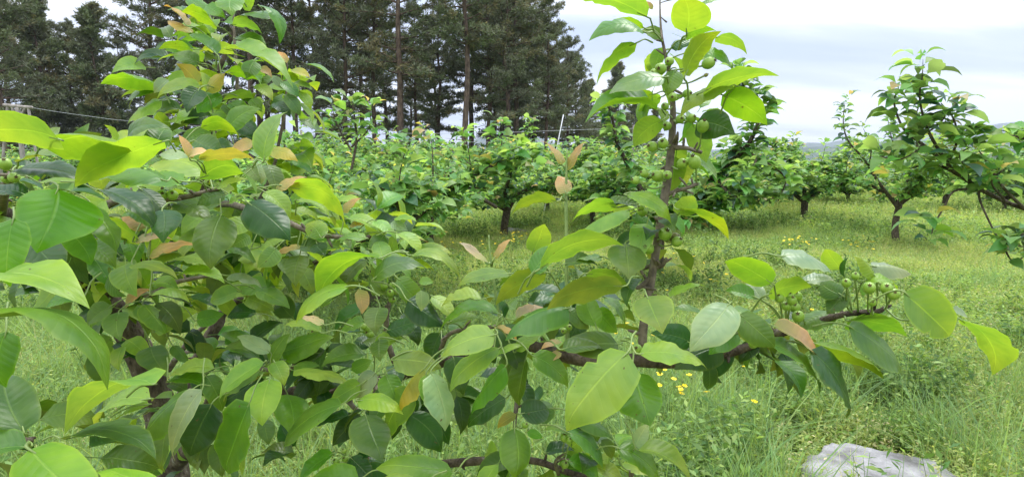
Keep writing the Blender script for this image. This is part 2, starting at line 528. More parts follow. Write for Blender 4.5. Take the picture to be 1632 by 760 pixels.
# ---------------------------------------------------------------- the near pear tree
# limbs: photo column, row, distance (m), radius (m)
NEAR_WOOD = [
 ('trunk', 'BARK', [(300,1010,2.08,.066),(283,880,2.05,.058),(275,760,2.0,.052),(262,690,2.0,.050),(243,610,1.95,.046),(216,550,1.9,.042)]),
 ('limb', 'BARK', [(216,550,1.9,.042),(185,500,1.83,.040),(140,462,1.72,.038),(95,430,1.55,.034),(40,385,1.42,.030),(0,345,1.32,.026),(-90,320,1.25,.020),(-220,330,1.2,.016)]),
 ('limb', 'BARK', [(268,710,2.0,.040),(296,630,2.12,.030),(325,560,2.15,.027),(345,520,2.15,.023),(358,495,2.15,.016),(400,468,2.1,.011),(455,440,2.05,.010),(530,405,2.0,.009),(600,372,1.95,.007),(650,350,1.95,.004)]),
 ('limb', 'BARK', [(270,740,2.0,.036),(320,700,1.9,.030),(380,655,1.75,.022),(440,632,1.62,.019),(500,622,1.55,.017),(550,618,1.5,.014),(610,608,1.42,.012),(680,585,1.32,.010),(750,566,1.2,.010),(830,550,1.1,.010),(880,562,1.04,.011),(940,575,1.0,.011),(1010,574,.98,.011),(1080,578,1.0,.009),(1140,568,1.0,.008),(1200,550,1.0,.007),(1250,530,.99,.0055),(1300,513,.98,.005),(1350,500,.96,.0048),(1398,496,.95,.0042),(1410,490,.95,.003)]),
 ('limb', 'BARK', [(276,800,2.04,.034),(420,800,1.7,.018),(560,775,1.45,.013),(650,748,1.35,.010),(750,735,1.25,.009),(845,733,1.2,.007),(905,752,1.15,.006),(960,766,1.1,.005),(1010,775,1.1,.004)]),
 ('limb', 'BARK', [(-220,330,1.2,.016),(-190,520,1.05,.013),(-80,660,.9,.010),(10,700,.85,.008),(48,702,.83,.005)]),
 ('shoot', 'TWIG', [(1024,572,.98,.0066),(1025,525,.98,.0074),(1034,470,.98,.0070),(1044,410,.98,.0067),(1054,345,.98,.0074),(1064,285,.98,.0070),(1071,220,.98,.0062),(1072,160,.98,.0045),(1064,105,.98,.0034),(1055,60,.98,.0022),(1052,20,.98,.0015),(1052,-25,.98,.0010)]),
 ('shoot', 'TWIG', [(620,606,1.42,.008),(632,590,1.40,.007),(618,545,1.38,.007),(616,505,1.36,.006),(622,476,1.36,.0045)]),
 ('shoot', 'TWIG', [(570,655,1.46,.006),(558,640,1.47,.006),(562,620,1.48,.006)]),
 ('shoot', 'GSTEM', [(803,556,1.1,.0036),(795,500,1.1,.0030),(787,450,1.1,.0026),(781,405,1.1,.0020),(779,375,1.1,.0012)]),
 ('shoot', 'GSTEM', [(905,566,1.06,.0040),(903,480,1.06,.0034),(903,400,1.06,.0031),(902,320,1.06,.0028),(903,268,1.06,.0018),(904,240,1.06,.0008)]),
 ('limb', 'BARK', [(160,475,1.76,.026),(205,430,1.76,.022),(262,385,1.78,.018),(310,330,1.8,.017),(338,255,1.8,.015),(337,185,1.8,.012),(342,130,1.8,.010),(362,80,1.8,.006),(378,30,1.8,.004),(388,-30,1.8,.002)]),
 ('shoot', 'TWIG', [(338,255,1.8,.008),(372,190,1.78,.006),(378,130,1.76,.005),(374,70,1.75,.004),(372,10,1.75,.003),(370,-30,1.75,.001)]),
 ('shoot', 'TWIG', [(400,345,1.75,.006),(432,280,1.72,.005),(446,220,1.7,.0045),(455,170,1.7,.0035),(457,120,1.7,.002),(459,82,1.7,.001)]),
 ('shoot', 'GSTEM', [(455,170,1.7,.0025),(474,150,1.7,.002),(478,125,1.7,.0015),(478,105,1.7,.001)]),
 ('shoot', 'GSTEM', [(342,130,1.8,.003),(345,95,1.76,.0028),(344,50,1.74,.002),(322,0,1.74,.0015),(318,-20,1.74,.001)]),
 ('shoot', 'TWIG', [(310,330,1.8,.010),(360,325,1.6,.009),(400,335,1.4,.008),(440,345,1.25,.006),(500,372,1.2,.005),(560,380,1.2,.004)]),
 ('shoot', 'TWIG', [(95,430,1.55,.014),(130,360,1.3,.010),(190,318,1.15,.008),(240,318,1.1,.006),(290,315,1.1,.005),(350,300,1.1,.004)]),
 ('shoot', 'TWIG', [(0,345,1.32,.012),(5,310,1.1,.009),(15,285,.95,.007),(28,272,.9,.004)]),
 ('shoot', 'TWIG', [(140,462,1.72,.012),(200,455,1.5,.009),(235,470,1.35,.007),(280,450,1.25,.005),(330,440,1.2,.003)]),
 ('shoot', 'TWIG', [(325,560,2.15,.009),(300,560,2.0,.007),(275,575,1.8,.005)]),
 ('shoot', 'TWIG', [(268,590,1.98,.010),(300,545,1.98,.008),(335,512,2.0,.007),(372,480,2.05,.006)]),
 ('shoot', 'TWIG', [(320,700,1.9,.012),(330,640,1.6,.008),(360,610,1.4,.007),(400,588,1.3,.006),(432,590,1.25,.004)]),
 ('shoot', 'TWIG', [(440,632,1.62,.008),(470,580,1.5,.006),(490,545,1.4,.005),(497,528,1.38,.003)]),
 ('shoot', 'TWIG', [(830,550,1.1,.006),(845,525,1.05,.005),(880,500,1.02,.004),(905,475,1.0,.003)]),
 ('shoot', 'TWIG', [(830,560,1.1,.006),(828,610,1.08,.005),(822,655,1.06,.004),(820,680,1.05,.003)]),
 ('shoot', 'TWIG', [(610,608,1.42,.007),(600,620,1.3,.006),(590,650,1.25,.004)]),
 ('shoot', 'TWIG', [(680,585,1.32,.006),(700,560,1.2,.005),(720,530,1.12,.004),(790,520,1.0,.003)]),
 ('shoot', 'TWIG', [(650,748,1.35,.005),(600,740,1.25,.004),(560,735,1.2,.003)]),
 ('shoot', 'TWIG', [(1150,565,1.0,.005),(1165,540,.97,.004),(1172,522,.96,.003)]),
 ('shoot', 'TWIG', [(1225,540,1.0,.005),(1240,530,.97,.004),(1252,520,.96,.003)]),
 ('shoot', 'TWIG', [(1040,440,.98,.005),(1018,458,.98,.004),(1008,450,.98,.003)]),
 ('shoot', 'TWIG', [(1046,425,.98,.005),(1055,423,.97,.004),(1062,412,.96,.003)]),
 ('shoot', 'TWIG', [(1064,310,.98,.004),(1080,304,.97,.0032),(1100,298,.96,.003),(1112,292,.96,.003)]),
 ('shoot', 'TWIG', [(1070,235,.98,.005),(1092,236,.97,.0035),(1108,240,.96,.003),(1118,243,.96,.003)]),
 ('shoot', 'TWIG', [(890,755,1.16,.004),(885,735,1.1,.003),(900,722,1.08,.002)]),
 ('shoot', 'TWIG', [(1000,773,1.1,.004),(1010,750,1.1,.003)]),
]
# blade base col,row  tip col,row  apparent width px  kind  distance  arch   [u = lower face seen]
NEAR_LEAVES = '''
95 224 -50 214 60 Y .70 .10 u|72 236 202 230 40 Y .80 .10 u|262 226 128 280 54 Y .80 .05 u|262 288 150 270 26 M .86 .1|25 272 124 280 30 D .86 .06
30 258 100 249 11 V .84 .05|65 290 130 288 13 Y .95 .05|92 301 60 388 116 M .78 .05|157 305 243 351 32 D .95 .12|222 300 262 338 30 D 1.0 .05
80 216 94 204 13 W .9 0|187 226 171 201 11 Y .85 0 u|203 222 264 203 24 G 1.15 .2|140 320 187 388 36 M .98 .05|44 312 -25 308 24 D .82 .1
22 348 10 446 58 M .68 .05|45 375 98 432 56 D 1.0 .05|97 362 143 415 46 M .96 .05|142 388 180 421 34 M 1.05 .05|-35 468 125 472 30 L .62 .18
-25 508 166 592 44 G .58 .22|10 528 4 612 46 M .68 .05|130 474 74 488 24 M 1.0 .1|38 688 10 598 76 G .68 .05|246 613 111 668 24 L .76 .15 u
240 636 155 673 18 M .92 .2|238 645 184 671 10 L .93 .1|68 668 160 672 28 G 1.0 .1|105 700 238 714 36 G .8 .15|47 716 155 800 88 L .58 .06
42 692 -55 690 38 M .7 .1|45 712 -60 746 42 M .66 .1|50 735 82 795 52 D .72 .05|255 790 165 746 38 L .68 .1|30 640 -40 604 44 D .74 .05
300 262 257 245 22 W 1.15 .15|318 255 398 247 19 E 1.0 .05 u|302 252 288 216 13 O 1.0 .05|300 250 331 243 11 P 1.0 .1|318 286 405 300 26 Y 1.05 .3 u
332 281 243 261 28 L 1.12 .15|293 290 205 292 20 M 1.05 .1|421 255 450 181 32 L .95 .1|404 225 368 243 20 O 1.2 .05|320 204 378 214 20 Y 1.25 .25 u
310 225 350 240 26 G 1.3 .05|312 232 372 236 26 D 1.4 .1|364 206 409 174 32 M 1.3 .1|380 198 406 216 26 D 1.4 .1|424 262 440 308 26 G 1.15 .1
396 265 416 290 24 G 1.2 .05|410 258 418 290 11 W 1.15 .05|430 240 471 253 20 E 1.2 .1|420 306 460 346 30 M 1.05 .1|394 322 456 373 54 D 1.0 .04
440 305 484 281 16 O 1.1 .1|462 300 548 347 30 Y 1.1 .22 u|474 320 522 340 20 L 1.15 .1|360 310 316 324 28 G 1.1 .05|278 318 332 346 28 G 1.12 .05
352 343 336 417 64 G 1.04 .04|345 300 390 284 11 L 1.0 .1|365 325 398 312 10 Y 1.1 .1|259 334 258 378 45 D .98 .03|204 338 252 366 24 M 1.0 .1
234 362 196 345 24 O 1.1 .05|215 385 268 378 16 P 1.05 .1|238 408 306 387 20 O 1.04 .1|200 386 224 358 22 Y 1.1 .05|240 416 284 404 12 L 1.05 .1
213 421 279 437 20 L .98 .1|270 415 335 422 16 L 1.1 .1|286 438 352 445 20 L 1.08 .1|240 455 282 462 18 M 1.1 .15|243 470 298 476 15 L 1.05 .25
340 412 404 416 20 M 1.2 .3|364 440 414 453 15 W 1.2 .2|400 400 412 424 38 L 1.25 .03|398 376 371 392 26 M 1.2 .05|380 464 336 478 26 M 1.25 .05
408 500 364 503 25 D 1.35 .1|313 510 352 500 28 M 1.3 .1|246 528 307 496 32 M 1.35 .08|228 485 262 525 30 M 1.3 .05|410 462 458 485 26 M 1.3 .1
385 480 426 506 14 Y 1.4 .1|300 474 342 486 14 D 1.3 .1|385 438 422 456 30 D 1.4 .05|224 386 148 354 26 Y 1.05 .1 u|150 412 181 456 36 M 1.2 .03
186 420 224 450 26 M 1.2 .05|178 487 140 516 30 V 1.3 .03|190 497 191 536 36 V 1.2 .02|200 488 235 461 13 O 1.25 .1|220 486 264 522 32 M 1.35 .05
240 552 264 591 40 V 1.5 .03|275 550 300 578 18 V 1.5 .05|430 562 384 534 26 W 1.25 .05|430 577 456 534 24 Y 1.28 .1|413 573 341 574 20 G 1.3 .25
448 562 522 534 36 M 1.3 .05|460 572 516 558 28 D 1.28 .05|468 583 518 580 12 Y 1.25 .05|468 590 554 609 18 L 1.2 .05|437 576 452 608 30 L 1.15 .05
421 577 351 626 30 L 1.12 .05|415 592 356 632 22 V 1.15 .05|430 604 418 668 56 M 1.08 .03|342 587 268 602 26 M 1.2 .1|328 598 355 650 34 V 1.2 .1
322 620 272 724 32 W .95 .06|305 622 228 698 40 M 1.0 .08|268 675 258 747 34 V 1.1 .05|338 643 303 722 64 D 1.1 .04|398 641 356 748 54 M 1.0 .05
420 668 428 704 28 V 1.15 .05|270 606 324 612 22 M 1.2 .1|400 610 350 642 42 D 1.25 .05|458 628 466 686 56 M 1.25 .04|545 644 452 706 28 M 1.1 .12
556 661 505 678 16 D 1.3 .05|575 612 526 641 32 Y 1.15 .05|600 594 566 638 28 W 1.15 .06|570 638 637 653 30 M 1.05 .1|582 660 607 724 62 G 1.12 .04
662 624 614 698 42 Y 1.1 .1|615 596 632 642 38 M 1.15 .05|676 588 635 647 22 E 1.05 .08|688 594 713 677 46 W .95 .06|680 596 684 645 30 L 1.0 .05
652 660 702 714 46 D 1.1 .04|722 752 611 738 52 M 1.0 .06|670 777 608 764 28 L .95 .1|532 722 477 762 26 M 1.15 .05|572 762 494 766 46 M 1.05 .08
558 728 590 762 36 D 1.15 .05|578 752 618 752 32 D 1.15 .05|606 412 511 466 26 Y 1.0 .16 u|596 447 672 423 30 G .98 .22|655 408 731 438 18 M 1.05 .25
648 428 690 430 14 Y 1.05 .2 u|556 457 472 504 20 L .95 .12|572 460 578 497 22 P 1.05 .05|516 517 477 504 11 P 1.05 .05|512 530 458 515 15 L 1.1 .1
605 490 599 527 38 G 1.15 .03|579 491 533 537 18 D 1.15 .15|581 512 542 529 19 Y 1.2 .1|633 443 669 479 34 M 1.15 .08|671 462 672 493 22 W 1.1 .05
650 478 706 516 42 D 1.12 .05|688 472 722 507 24 M 1.15 .08|668 449 689 450 14 M 1.2 .1|616 528 668 511 28 D 1.2 .05|605 540 605 570 30 G 1.15 .02
626 573 699 582 42 M 1.1 .06|598 562 646 538 26 M 1.2 .08|702 530 688 577 36 D 1.2 .05|813 437 736 448 22 Y 1.0 .1|777 418 738 386 12 P 1.06 -.05
788 413 810 382 11 O 1.06 .05|768 477 706 485 20 L 1.1 .1|870 436 794 476 38 V .95 .1 u|850 402 866 358 38 Y .96 .05 u|848 436 884 393 34 M .92 .05
860 430 979 384 30 Y .85 .12 u|1004 335 920 377 20 L .95 .1|984 331 916 346 19 Y 1.0 .12 u|797 502 704 522 20 M 1.02 .2|716 515 762 505 14 Y 1.05 .1
789 533 707 562 44 L .9 .06|906 491 811 530 38 M .9 .1|822 508 872 494 12 P .96 .1|787 521 823 539 11 O 1.0 .1|994 456 879 480 38 V .84 .1 u
934 438 1002 464 22 Y .95 .14 u|998 388 1003 434 62 G .95 .03|1031 472 1053 521 64 L .85 .03|960 410 920 412 12 M 1.0 .05|900 423 948 420 22 G 1.0 .1
905 494 938 521 24 G 1.0 .06|950 520 934 470 40 M 1.0 .05|949 493 982 528 32 M 1.05 .06|962 474 996 522 12 M 1.05 .2|985 548 896 550 42 G .9 .08
896 556 958 552 26 G .86 .05|1000 561 904 673 88 L .72 .05|1009 592 1034 666 80 M .78 .04|1019 564 1121 578 32 L .78 .12|1102 546 1044 532 38 D .92 .05
1152 552 1084 582 54 D .95 .04|848 566 905 612 36 M .95 .06|896 545 864 553 11 P .98 .05|895 562 872 576 14 P .97 .05|822 559 861 533 20 Y .98 .1
790 565 826 549 11 L .98 .1|796 554 719 612 36 L .92 .06|806 582 749 649 32 M .95 .06|806 634 747 674 36 D 1.1 .04|838 571 824 640 34 V 1.0 .05
830 659 874 650 42 D 1.05 .03|823 660 794 679 18 E 1.05 .05|820 682 822 754 52 M .95 .03|840 688 863 696 15 M 1.0 .05|800 568 824 600 26 G 1.05 .05
722 568 738 622 42 D 1.12 .05|906 690 870 683 12 Y 1.05 .1|904 689 961 738 24 M 1.02 .12|920 664 973 692 28 G 1.05 .06|1012 713 1030 678 24 W 1.0 .05
984 714 1052 768 34 M 1.0 .1|1017 717 1100 768 28 Y .98 .15|870 722 912 716 20 D 1.08 .05|905 734 952 758 28 M 1.05 .05|958 700 976 728 20 G 1.05 .1
1031 28 905 -11 30 Y .86 .06 u|1094 53 1089 -4 62 Y .86 .03 u|1027 53 946 57 24 M .92 .18|1026 46 972 36 16 Y .95 .15 u|1015 70 951 126 24 Y .92 .14 u
1060 124 977 141 28 W .88 .08|1093 121 1139 54 36 Y .82 .08 u|1093 62 1136 47 17 Y .92 .15 u|1140 61 1188 81 18 Y .95 .15 u|1118 88 1164 104 18 M .95 .2
1070 78 1106 66 15 D .98 .1|1055 76 1042 110 24 Y 1.0 .05 u|1121 147 1227 114 30 Y .84 .08 u|1169 138 1089 175 20 Y .86 .1|1151 152 1219 192 48 Y .88 .06 u
1110 196 1163 210 52 D .95 .03|1056 192 1012 229 38 Y .92 .05 u|1104 198 1125 254 40 Y 1.0 .04 u|1046 176 942 184 20 M .9 .14|1041 151 996 163 20 Y .96 .08 u
1054 155 1018 174 20 Y 1.0 .05 u|1077 112 1066 147 30 M .95 .05|1040 16 1029 3 8 O .95 .05|1118 10 1146 0 8 M .95 .05|1056 62 1026 48 20 G 1.0 .05
998 312 1068 347 26 L .9 .14|1080 342 1104 312 34 Y .92 .04 u|1080 334 1158 370 15 Y .9 .08 u|970 322 1018 332 13 G 1.0 .1|1008 342 1042 362 18 M 1.02 .05
1068 343 1090 372 14 M 1.0 .1|1048 416 1012 432 15 G 1.0 .05|888 321 819 336 19 V 1.0 .12 u|896 263 867 225 12 O 1.06 .05|904 272 928 228 13 O 1.06 .05
902 308 890 281 26 P 1.05 .05|1230 452 1161 414 42 Y .85 .06 u|1244 409 1324 430 24 W .88 .12|1215 477 1197 447 30 W .95 .04|1203 474 1161 462 22 M .95 .06
1224 470 1284 454 28 Y .88 .06 u|1282 450 1330 447 20 W .95 .08|1163 484 1106 548 62 W .82 .06|1178 500 1233 548 48 G .84 .08|1175 530 1134 560 34 M .92 .05
1068 474 1119 453 13 L .95 .05|1232 520 1307 572 17 P .86 .08|1225 547 1308 615 20 M .85 .1|1290 558 1355 654 32 D .84 .1|1298 547 1401 587 19 Y .88 .12 u
1352 520 1440 586 38 G .9 .06|1352 511 1436 526 32 M .95 .05 u|1341 430 1318 397 26 Y .95 .08 u|1347 442 1350 411 9 D .93 .1|1395 442 1367 409 15 Y .9 .05
1389 425 1450 433 28 W .95 .04|1341 470 1308 449 36 G .9 .05|1346 465 1320 496 30 G .92 .05|1330 498 1278 520 30 M .98 .05|1379 449 1428 456 14 Y .9 .2
1440 466 1514 533 62 L .78 .06|1440 484 1462 496 12 W .95 .05|1518 492 1543 505 11 W .9 .02|1526 508 1585 583 30 Y .82 .12 u|1374 472 1400 445 15 M .93 .1
250 135 170 127 27 Y 1.4 .14 u|250 140 202 161 15 M 1.45 .1|258 160 204 190 20 L 1.42 .05|320 138 253 151 20 Y 1.38 .1|318 142 300 174 34 D 1.35 .03
330 146 354 119 21 E 1.4 .05|315 136 287 105 24 E 1.42 .05 u|318 101 278 86 24 G 1.45 .08|306 79 258 75 16 Y 1.48 .1 u|346 88 290 57 18 M 1.4 .08
305 53 270 32 14 O 1.5 .05|296 40 267 9 7 O 1.5 .05|345 42 298 18 18 Y 1.45 .06 u|300 -2 331 20 20 M 1.5 .05|328 10 356 26 20 M 1.45 .05
375 -8 370 18 34 M 1.45 .03|390 17 406 -6 18 Y 1.5 .05 u|436 28 383 24 11 G 1.48 .1|412 10 447 62 17 M 1.45 .25|370 40 416 52 16 Y 1.5 .1 u
374 62 422 76 18 M 1.5 .1|360 79 461 126 22 L 1.38 .12|405 97 394 120 26 M 1.45 .03|367 117 415 131 13 Y 1.45 .1 u|412 108 432 121 12 O 1.5 .1
268 127 247 146 20 W 1.4 .05|355 153 314 176 26 M 1.42 .05|355 167 377 192 18 G 1.42 .05|366 164 401 190 24 M 1.42 .05|457 101 443 83 12 O 1.6 .05
463 112 492 121 11 E 1.6 .05|465 133 496 141 10 Y 1.6 .05|478 147 495 171 15 Y 1.6 .05|454 150 478 181 22 G 1.55 .05|436 164 461 183 17 D 1.6 .05
480 164 499 191 12 Y 1.6 .05|436 123 450 140 14 W 1.55 .05|447 131 475 151 19 M 1.55 .05|400 158 416 176 17 M 1.6 .05|408 135 433 156 16 Y 1.6 .05
552 350 603 366 18 L 1.2 .1|595 352 629 376 17 L 1.2 .12|584 381 536 384 13 Y 1.15 .15|547 339 572 316 13 O 1.15 .05|557 360 582 357 9 O 1.2 .05
612 374 594 408 30 G 1.2 .05|622 356 648 366 17 W 1.2 .05|628 349 661 350 8 Y 1.2 .05|633 372 669 403 17 L 1.15 .12|512 378 488 356 30 L 1.15 .05
505 388 516 403 26 D 1.2 .05|478 407 471 451 38 G 1.2 .03|445 413 468 441 22 G 1.25 .05|440 395 412 423 32 L 1.15 .04|415 393 450 380 12 Y 1.2 .1
480 396 436 410 10 O 1.2 .08|543 430 503 424 16 D 1.25 .1|527 405 562 413 13 G 1.25 .1|478 392 516 402 24 G 1.2 .05|611 414 601 384 30 L 1.15 .05
1163 556 1128 600 40 D 1.0 .05|1205 548 1180 575 26 D 1.0 .05|640 500 668 545 26 D 1.25 .05|560 590 590 575 22 M 1.3 .05|500 600 470 640 28 D 1.3 .05
930 500 905 545 34 D 1.08 .04|880 520 850 500 26 D 1.05 .05|760 540 790 575 30 D 1.15 .05|700 600 672 640 36 D 1.2 .05|860 585 880 560 20 D 1.0 .05
'''
NEAR_FRUIT = '''
1040 234 8|1057 229 8|1063 201 7|1084 190 7|1102 189 7|1120 202 9|1087 261 8|1107 259 10|1027 277 6|1048 281 9|1064 279 7|1013 288 6|1060 170 6|1024 337 8
1060 373 10|1075 379 8 b|1079 385 8|1033 396 9|1027 388 7|1053 110 9|1067 98 7|1043 117 7|1129 101 9|1125 120 3 b|1072 155 7|1095 150 7|1105 107 5
1242 475 7|1253 488 7|1262 479 7|1267 490 8|1271 472 7|1272 504 9|1259 472 6|1165 515 8|1178 519 9|1178 505 7|1349 451 7|1385 459 9|1413 460 9|1424 469 9|1363 440 6
1464 512 7 b|1200 548 7|1015 556 8|258 311 8|275 311 8|331 292 6|350 294 6|8 262 9|22 283 8|10 285 7|612 456 6|605 465 6|597 466 5|625 455 5|622 467 6|632 464 6
625 477 6|580 520 5|590 532 6|584 523 5|536 735 5|550 731 5|548 718 4|498 530 5|503 528 6|900 697 7|908 702 5|900 740 6|981 723 5|432 588 4|899 527 5|907 522 5
837 677 5|603 607 5|614 610 4|36 270 6|225 470 5|1390 482 6|1022 330 5|1128 555 6
'''
near = thing('pear_tree', 'largest pear tree, young green pears and broad glossy leaves, its limbs closest to the camera', 'tree', P(300, 1010, 2.08) * [1, 1, 0])
NO = np.array(near.location)
MATS = {'BARK': BARK, 'TWIG': TWIG, 'GSTEM': GSTEM}
nodes = []                                       # sample points of all the wood
for nm_, mt_, pts in NEAR_WOOD:
    w = np.array([P(a, b, c) for a, b, c, r in pts])
    r = np.array([q[3] for q in pts])
    if nm_ == 'trunk':
        w = np.vstack([[w[0][0] + .02, w[0][1], -0.12], w]); r = np.concatenate([[.10], r])
    mb = MB()
    big = r.max() > .015
    p = mb.tube(w - NO, r, 12 if big else 8, 0, 6, rough=.10 if big else .05)
    # knobs and spurs along the wood
    if mt_ != 'GSTEM':
        for k in range(2, len(p) - 2, 3):
            if p[k][2] < .2: continue
            dv = nrm(rng.normal(size=3) + [0, 0, .4])
            rr = float(np.interp(k, np.linspace(0, len(p), len(r)), r))
            ln = rng.uniform(.008, .022)
            mb.tube([p[k], p[k] + dv * (rr + ln * .5), p[k] + dv * (rr + ln)], [rr * .45, min(.003, rr * .6), .0016], 6, 0, 2)
    o = link(nm_, mb.mesh(nm_, [MATS[mt_]]), near)
    nodes.append(p + NO)
nodes_big = np.vstack(nodes)
npx = np.array([proj(q) for q in nodes_big])


def leaf_from_px(bx, by, tx, ty, w, d, arch, under):
    """turn an outline read off the photo into a real leaf: pose in depth follows from its foreshortening"""
    lp = math.hypot(tx - bx, ty - by)
    ratio = w / lp
    nat = random.uniform(.64, .76)
    l3 = lp * d / FPX
    dz = 0.0
    if ratio > nat:
        need = w * d / FPX / nat
        dz = math.sqrt(max(0, need * need - l3 * l3))
        dz = min(dz, .05 * d / .8)
        ratio = nat * .97
    else:
        dz = l3 * random.uniform(-.15, .25)
    toward = 1 if ty > by else -1
    if under: toward = -toward
    B = P(bx, by, d)
    T = P(tx, ty, d - dz * toward)
    a = nrm(T - B)
    c = nrm(CAM - (B + T) / 2)
    n0 = nrm(c - a * (c @ a))
    s0 = np.cross(a, n0)
    cs = min(1, ratio / nat)
    ph = math.acos(cs) * random.uniform(.97, 1.05)
    if s0[2] < 0: s0 = -s0
    base = -n0 if under else n0
    n = math.cos(ph) * base + math.sin(ph) * s0
    W = max(nat * np.linalg.norm(T - B), w * d / FPX)
    T = T + (T - B) * .09
    return B, T, n, min(W, 1.05 * np.linalg.norm(T - B))


cand = []
for it in NEAR_LEAVES.replace('\n', '|').split('|'):
    t = it.split()
    if len(t) < 8: continue
    bx, by, tx, ty, w = map(float, t[:5])
    kd = t[5]
    if kd == 'M' and 180 < bx < 720 and 300 < by < 640 and random.random() < .45: kd = 'L'
    cand.append((bx, by, tx, ty, w, kd, float(t[6]), float(t[7]), len(t) > 8))


def add_leaf(par, B, T, n, W, kind, arch, fold, origin, attach=None, nu=16, nv=6, wave=.05, bend=0.0):
    v, f, uv = leaf_geo(B, T, n, W, arch, fold, wave, bend, random.uniform(-.35, .15), nu, nv)
    me = np_mesh('leaf', v - origin, f, uv, [LM[kind]])
    o = link('leaf', me, par)
    if attach is not None:
        A = np.array(attach)
        ax = nrm(T - B)
        dist = np.linalg.norm(B - A)
        if dist > .075:
            A = B + (A - B) / dist * .05
            dist = .05
        midp = (A + B) / 2 + np.array([0, 0, .12 * dist])
        mb = MB()
        rad = .0011 + .0004 * random.random()
        mb.tube(np.array([A, midp, B - ax * .004, B + ax * .12 * np.linalg.norm(T - B) + n * arch * .035]) - origin,
                [rad * 1.2, rad, rad, rad * .5], 5, 0, 3)
        link('petiole', mb.mesh('petiole', [PETI]), o)
    return o


def nearest_wood(B, ax):
    dlt = nodes_big - B
    dist = np.linalg.norm(dlt, axis=1)
    cosb = -(dlt @ ax) / (dist + 1e-6)            # wood should lie behind the blade's base
    k = np.argmin(dist * (1.35 - .5 * cosb))
    return nodes_big[k], dist[k]


occ = []
placed = []
for bx, by, tx, ty, w, kind, d, arch, under in cand:
    B, T, n, W = leaf_from_px(bx, by, tx, ty, w, d, arch, under)
    A, dist = nearest_wood(B, nrm(T - B))
    placed.append((W * np.linalg.norm(T - B) / d ** 2, B, T, n, W, kind, arch, under, A))
placed.sort(key=lambda q: -q[0])
for i, (_, B, T, n, W, kind, arch, under, A) in enumerate(placed):
    if i >= 300: break
    add_leaf(near, B, T, n, W, kind, arch, random.choice([random.uniform(.15, .5), random.uniform(.15, .5), random.uniform(-.35, -.05)]) * (1 if not under else .6), NO, A,
             wave=random.uniform(.02, .075), bend=random.uniform(-.08, .08))
rest = placed[300:]

# young pears on their stalks
stalk_n = 0
for it in NEAR_FRUIT.replace('\n', '|').split('|'):
    t = it.split()
    if len(t) < 3: continue
    x, y, r = map(float, t[:3])
    brown = len(t) > 3
    dd = np.hypot(npx[:, 0] - x, npx[:, 1] - y) + 25 * (npx[:, 1] < y - 6)
    kk = int(np.argmin(dd))
    r *= 1.12
    d = npx[kk, 2] - (.06 if x > 1140 else .025) - random.uniform(0, .02)
    C = P(x, y, d)
    rad = r * d / FPX
    A = nodes_big[kk]
    if np.linalg.norm(C - A) > .12: A = C + nrm(A - C) * .1
    ax = nrm(C - A + [0, 0, .01] + rng.normal(size=3) * .006)
    # body of revolution along ax, slightly narrower towards the stalk
    nu, ns = 9, 12
    th = np.linspace(0, np.pi, nu)
    prof_r = rad * np.sin(th) * (1 - .10 * np.cos(th * .5) ** 2)
    prof_z = -rad * 1.12 * np.cos(th)
    e1 = nrm(np.cross(ax, [.3, .2, .9])); e2 = np.cross(ax, e1)
    an = np.linspace(0, 2 * np.pi, ns, endpoint=False)
    vs = []
    for q in range(nu):
        rr = max(prof_r[q], rad * .06)
        vs.append(C + ax * prof_z[q] + (np.cos(an) * rr)[:, None] * e1 + (np.sin(an) * rr)[:, None] * e2)
    vs = np.vstack(vs)
    i_, j_ = np.meshgrid(np.arange(nu - 1), np.arange(ns), indexing='ij')
    f = np.stack([i_ * ns + j_, i_ * ns + (j_ + 1) % ns, (i_ + 1) * ns + (j_ + 1) % ns, (i_ + 1) * ns + j_], -1).reshape(-1, 4)
    mb = MB(); mb.add(vs - NO, f, 0)
    po = link('pear', mb.mesh('pear', [FRUITB if brown else FRUIT]), near)
    mb = MB()
    end = C - ax * rad * 1.05
    Lk = np.linalg.norm(end - A)
    mid = (A + end) / 2 + np.array([0, 0, -.10 * Lk]) + rng.normal(size=3) * .002
    mb.tube(np.array([A, mid, end]) - NO, [.0017, .0013, .0016], 6, 0, 4)
    link('stalk', mb.mesh('stalk', [PETI]), po)
    mb = MB()
    tipc = C + ax * rad * 1.08
    for q in range(5):
        a_ = q * 1.2566
        dv = nrm(ax * .7 + math.cos(a_) * e1 + math.sin(a_) * e2)
        mb.tube(np.array([tipc + dv * rad * .12, tipc + dv * rad * .3, tipc + dv * rad * .42 + ax * rad * .05]) - NO, [rad * .10, rad * .07, rad * .02], 4, 0, 2)
    link('calyx', mb.mesh('calyx', [CALYX]), po)
# ---------------------------------------------------------------- value noise for layout
def vnoise(x, y, seed=0):
    x = np.asarray(x, float); y = np.asarray(y, float)
    xi = np.floor(x).astype(int); yi = np.floor(y).astype(int)
    xf = x - xi; yf = y - yi
    def h(a, b):
        q = (a * 374761393 + b * 668265263 + seed * 1442695041) & 0x7fffffff
        q = (q ^ (q >> 13)) * 1274126177 & 0x7fffffff
        return ((q ^ (q >> 16)) & 0xffff) / 65535.0
    sx = xf * xf * (3 - 2 * xf); sy = yf * yf * (3 - 2 * yf)
    a = h(xi, yi) * (1 - sx) + h(xi + 1, yi) * sx
    b = h(xi, yi + 1) * (1 - sx) + h(xi + 1, yi + 1) * sx
    return a * (1 - sy) + b * sy


def gz(x, y):
    """height of the ground"""
    x = np.asarray(x, float); y = np.asarray(y, float)
    r = np.hypot(x, y)
    return (vnoise(x * .45 + 9, y * .45, 3) - .5) * .07 * np.clip(r / 6, .3, 1) * np.clip((400 - r) / 300, 0, 1)


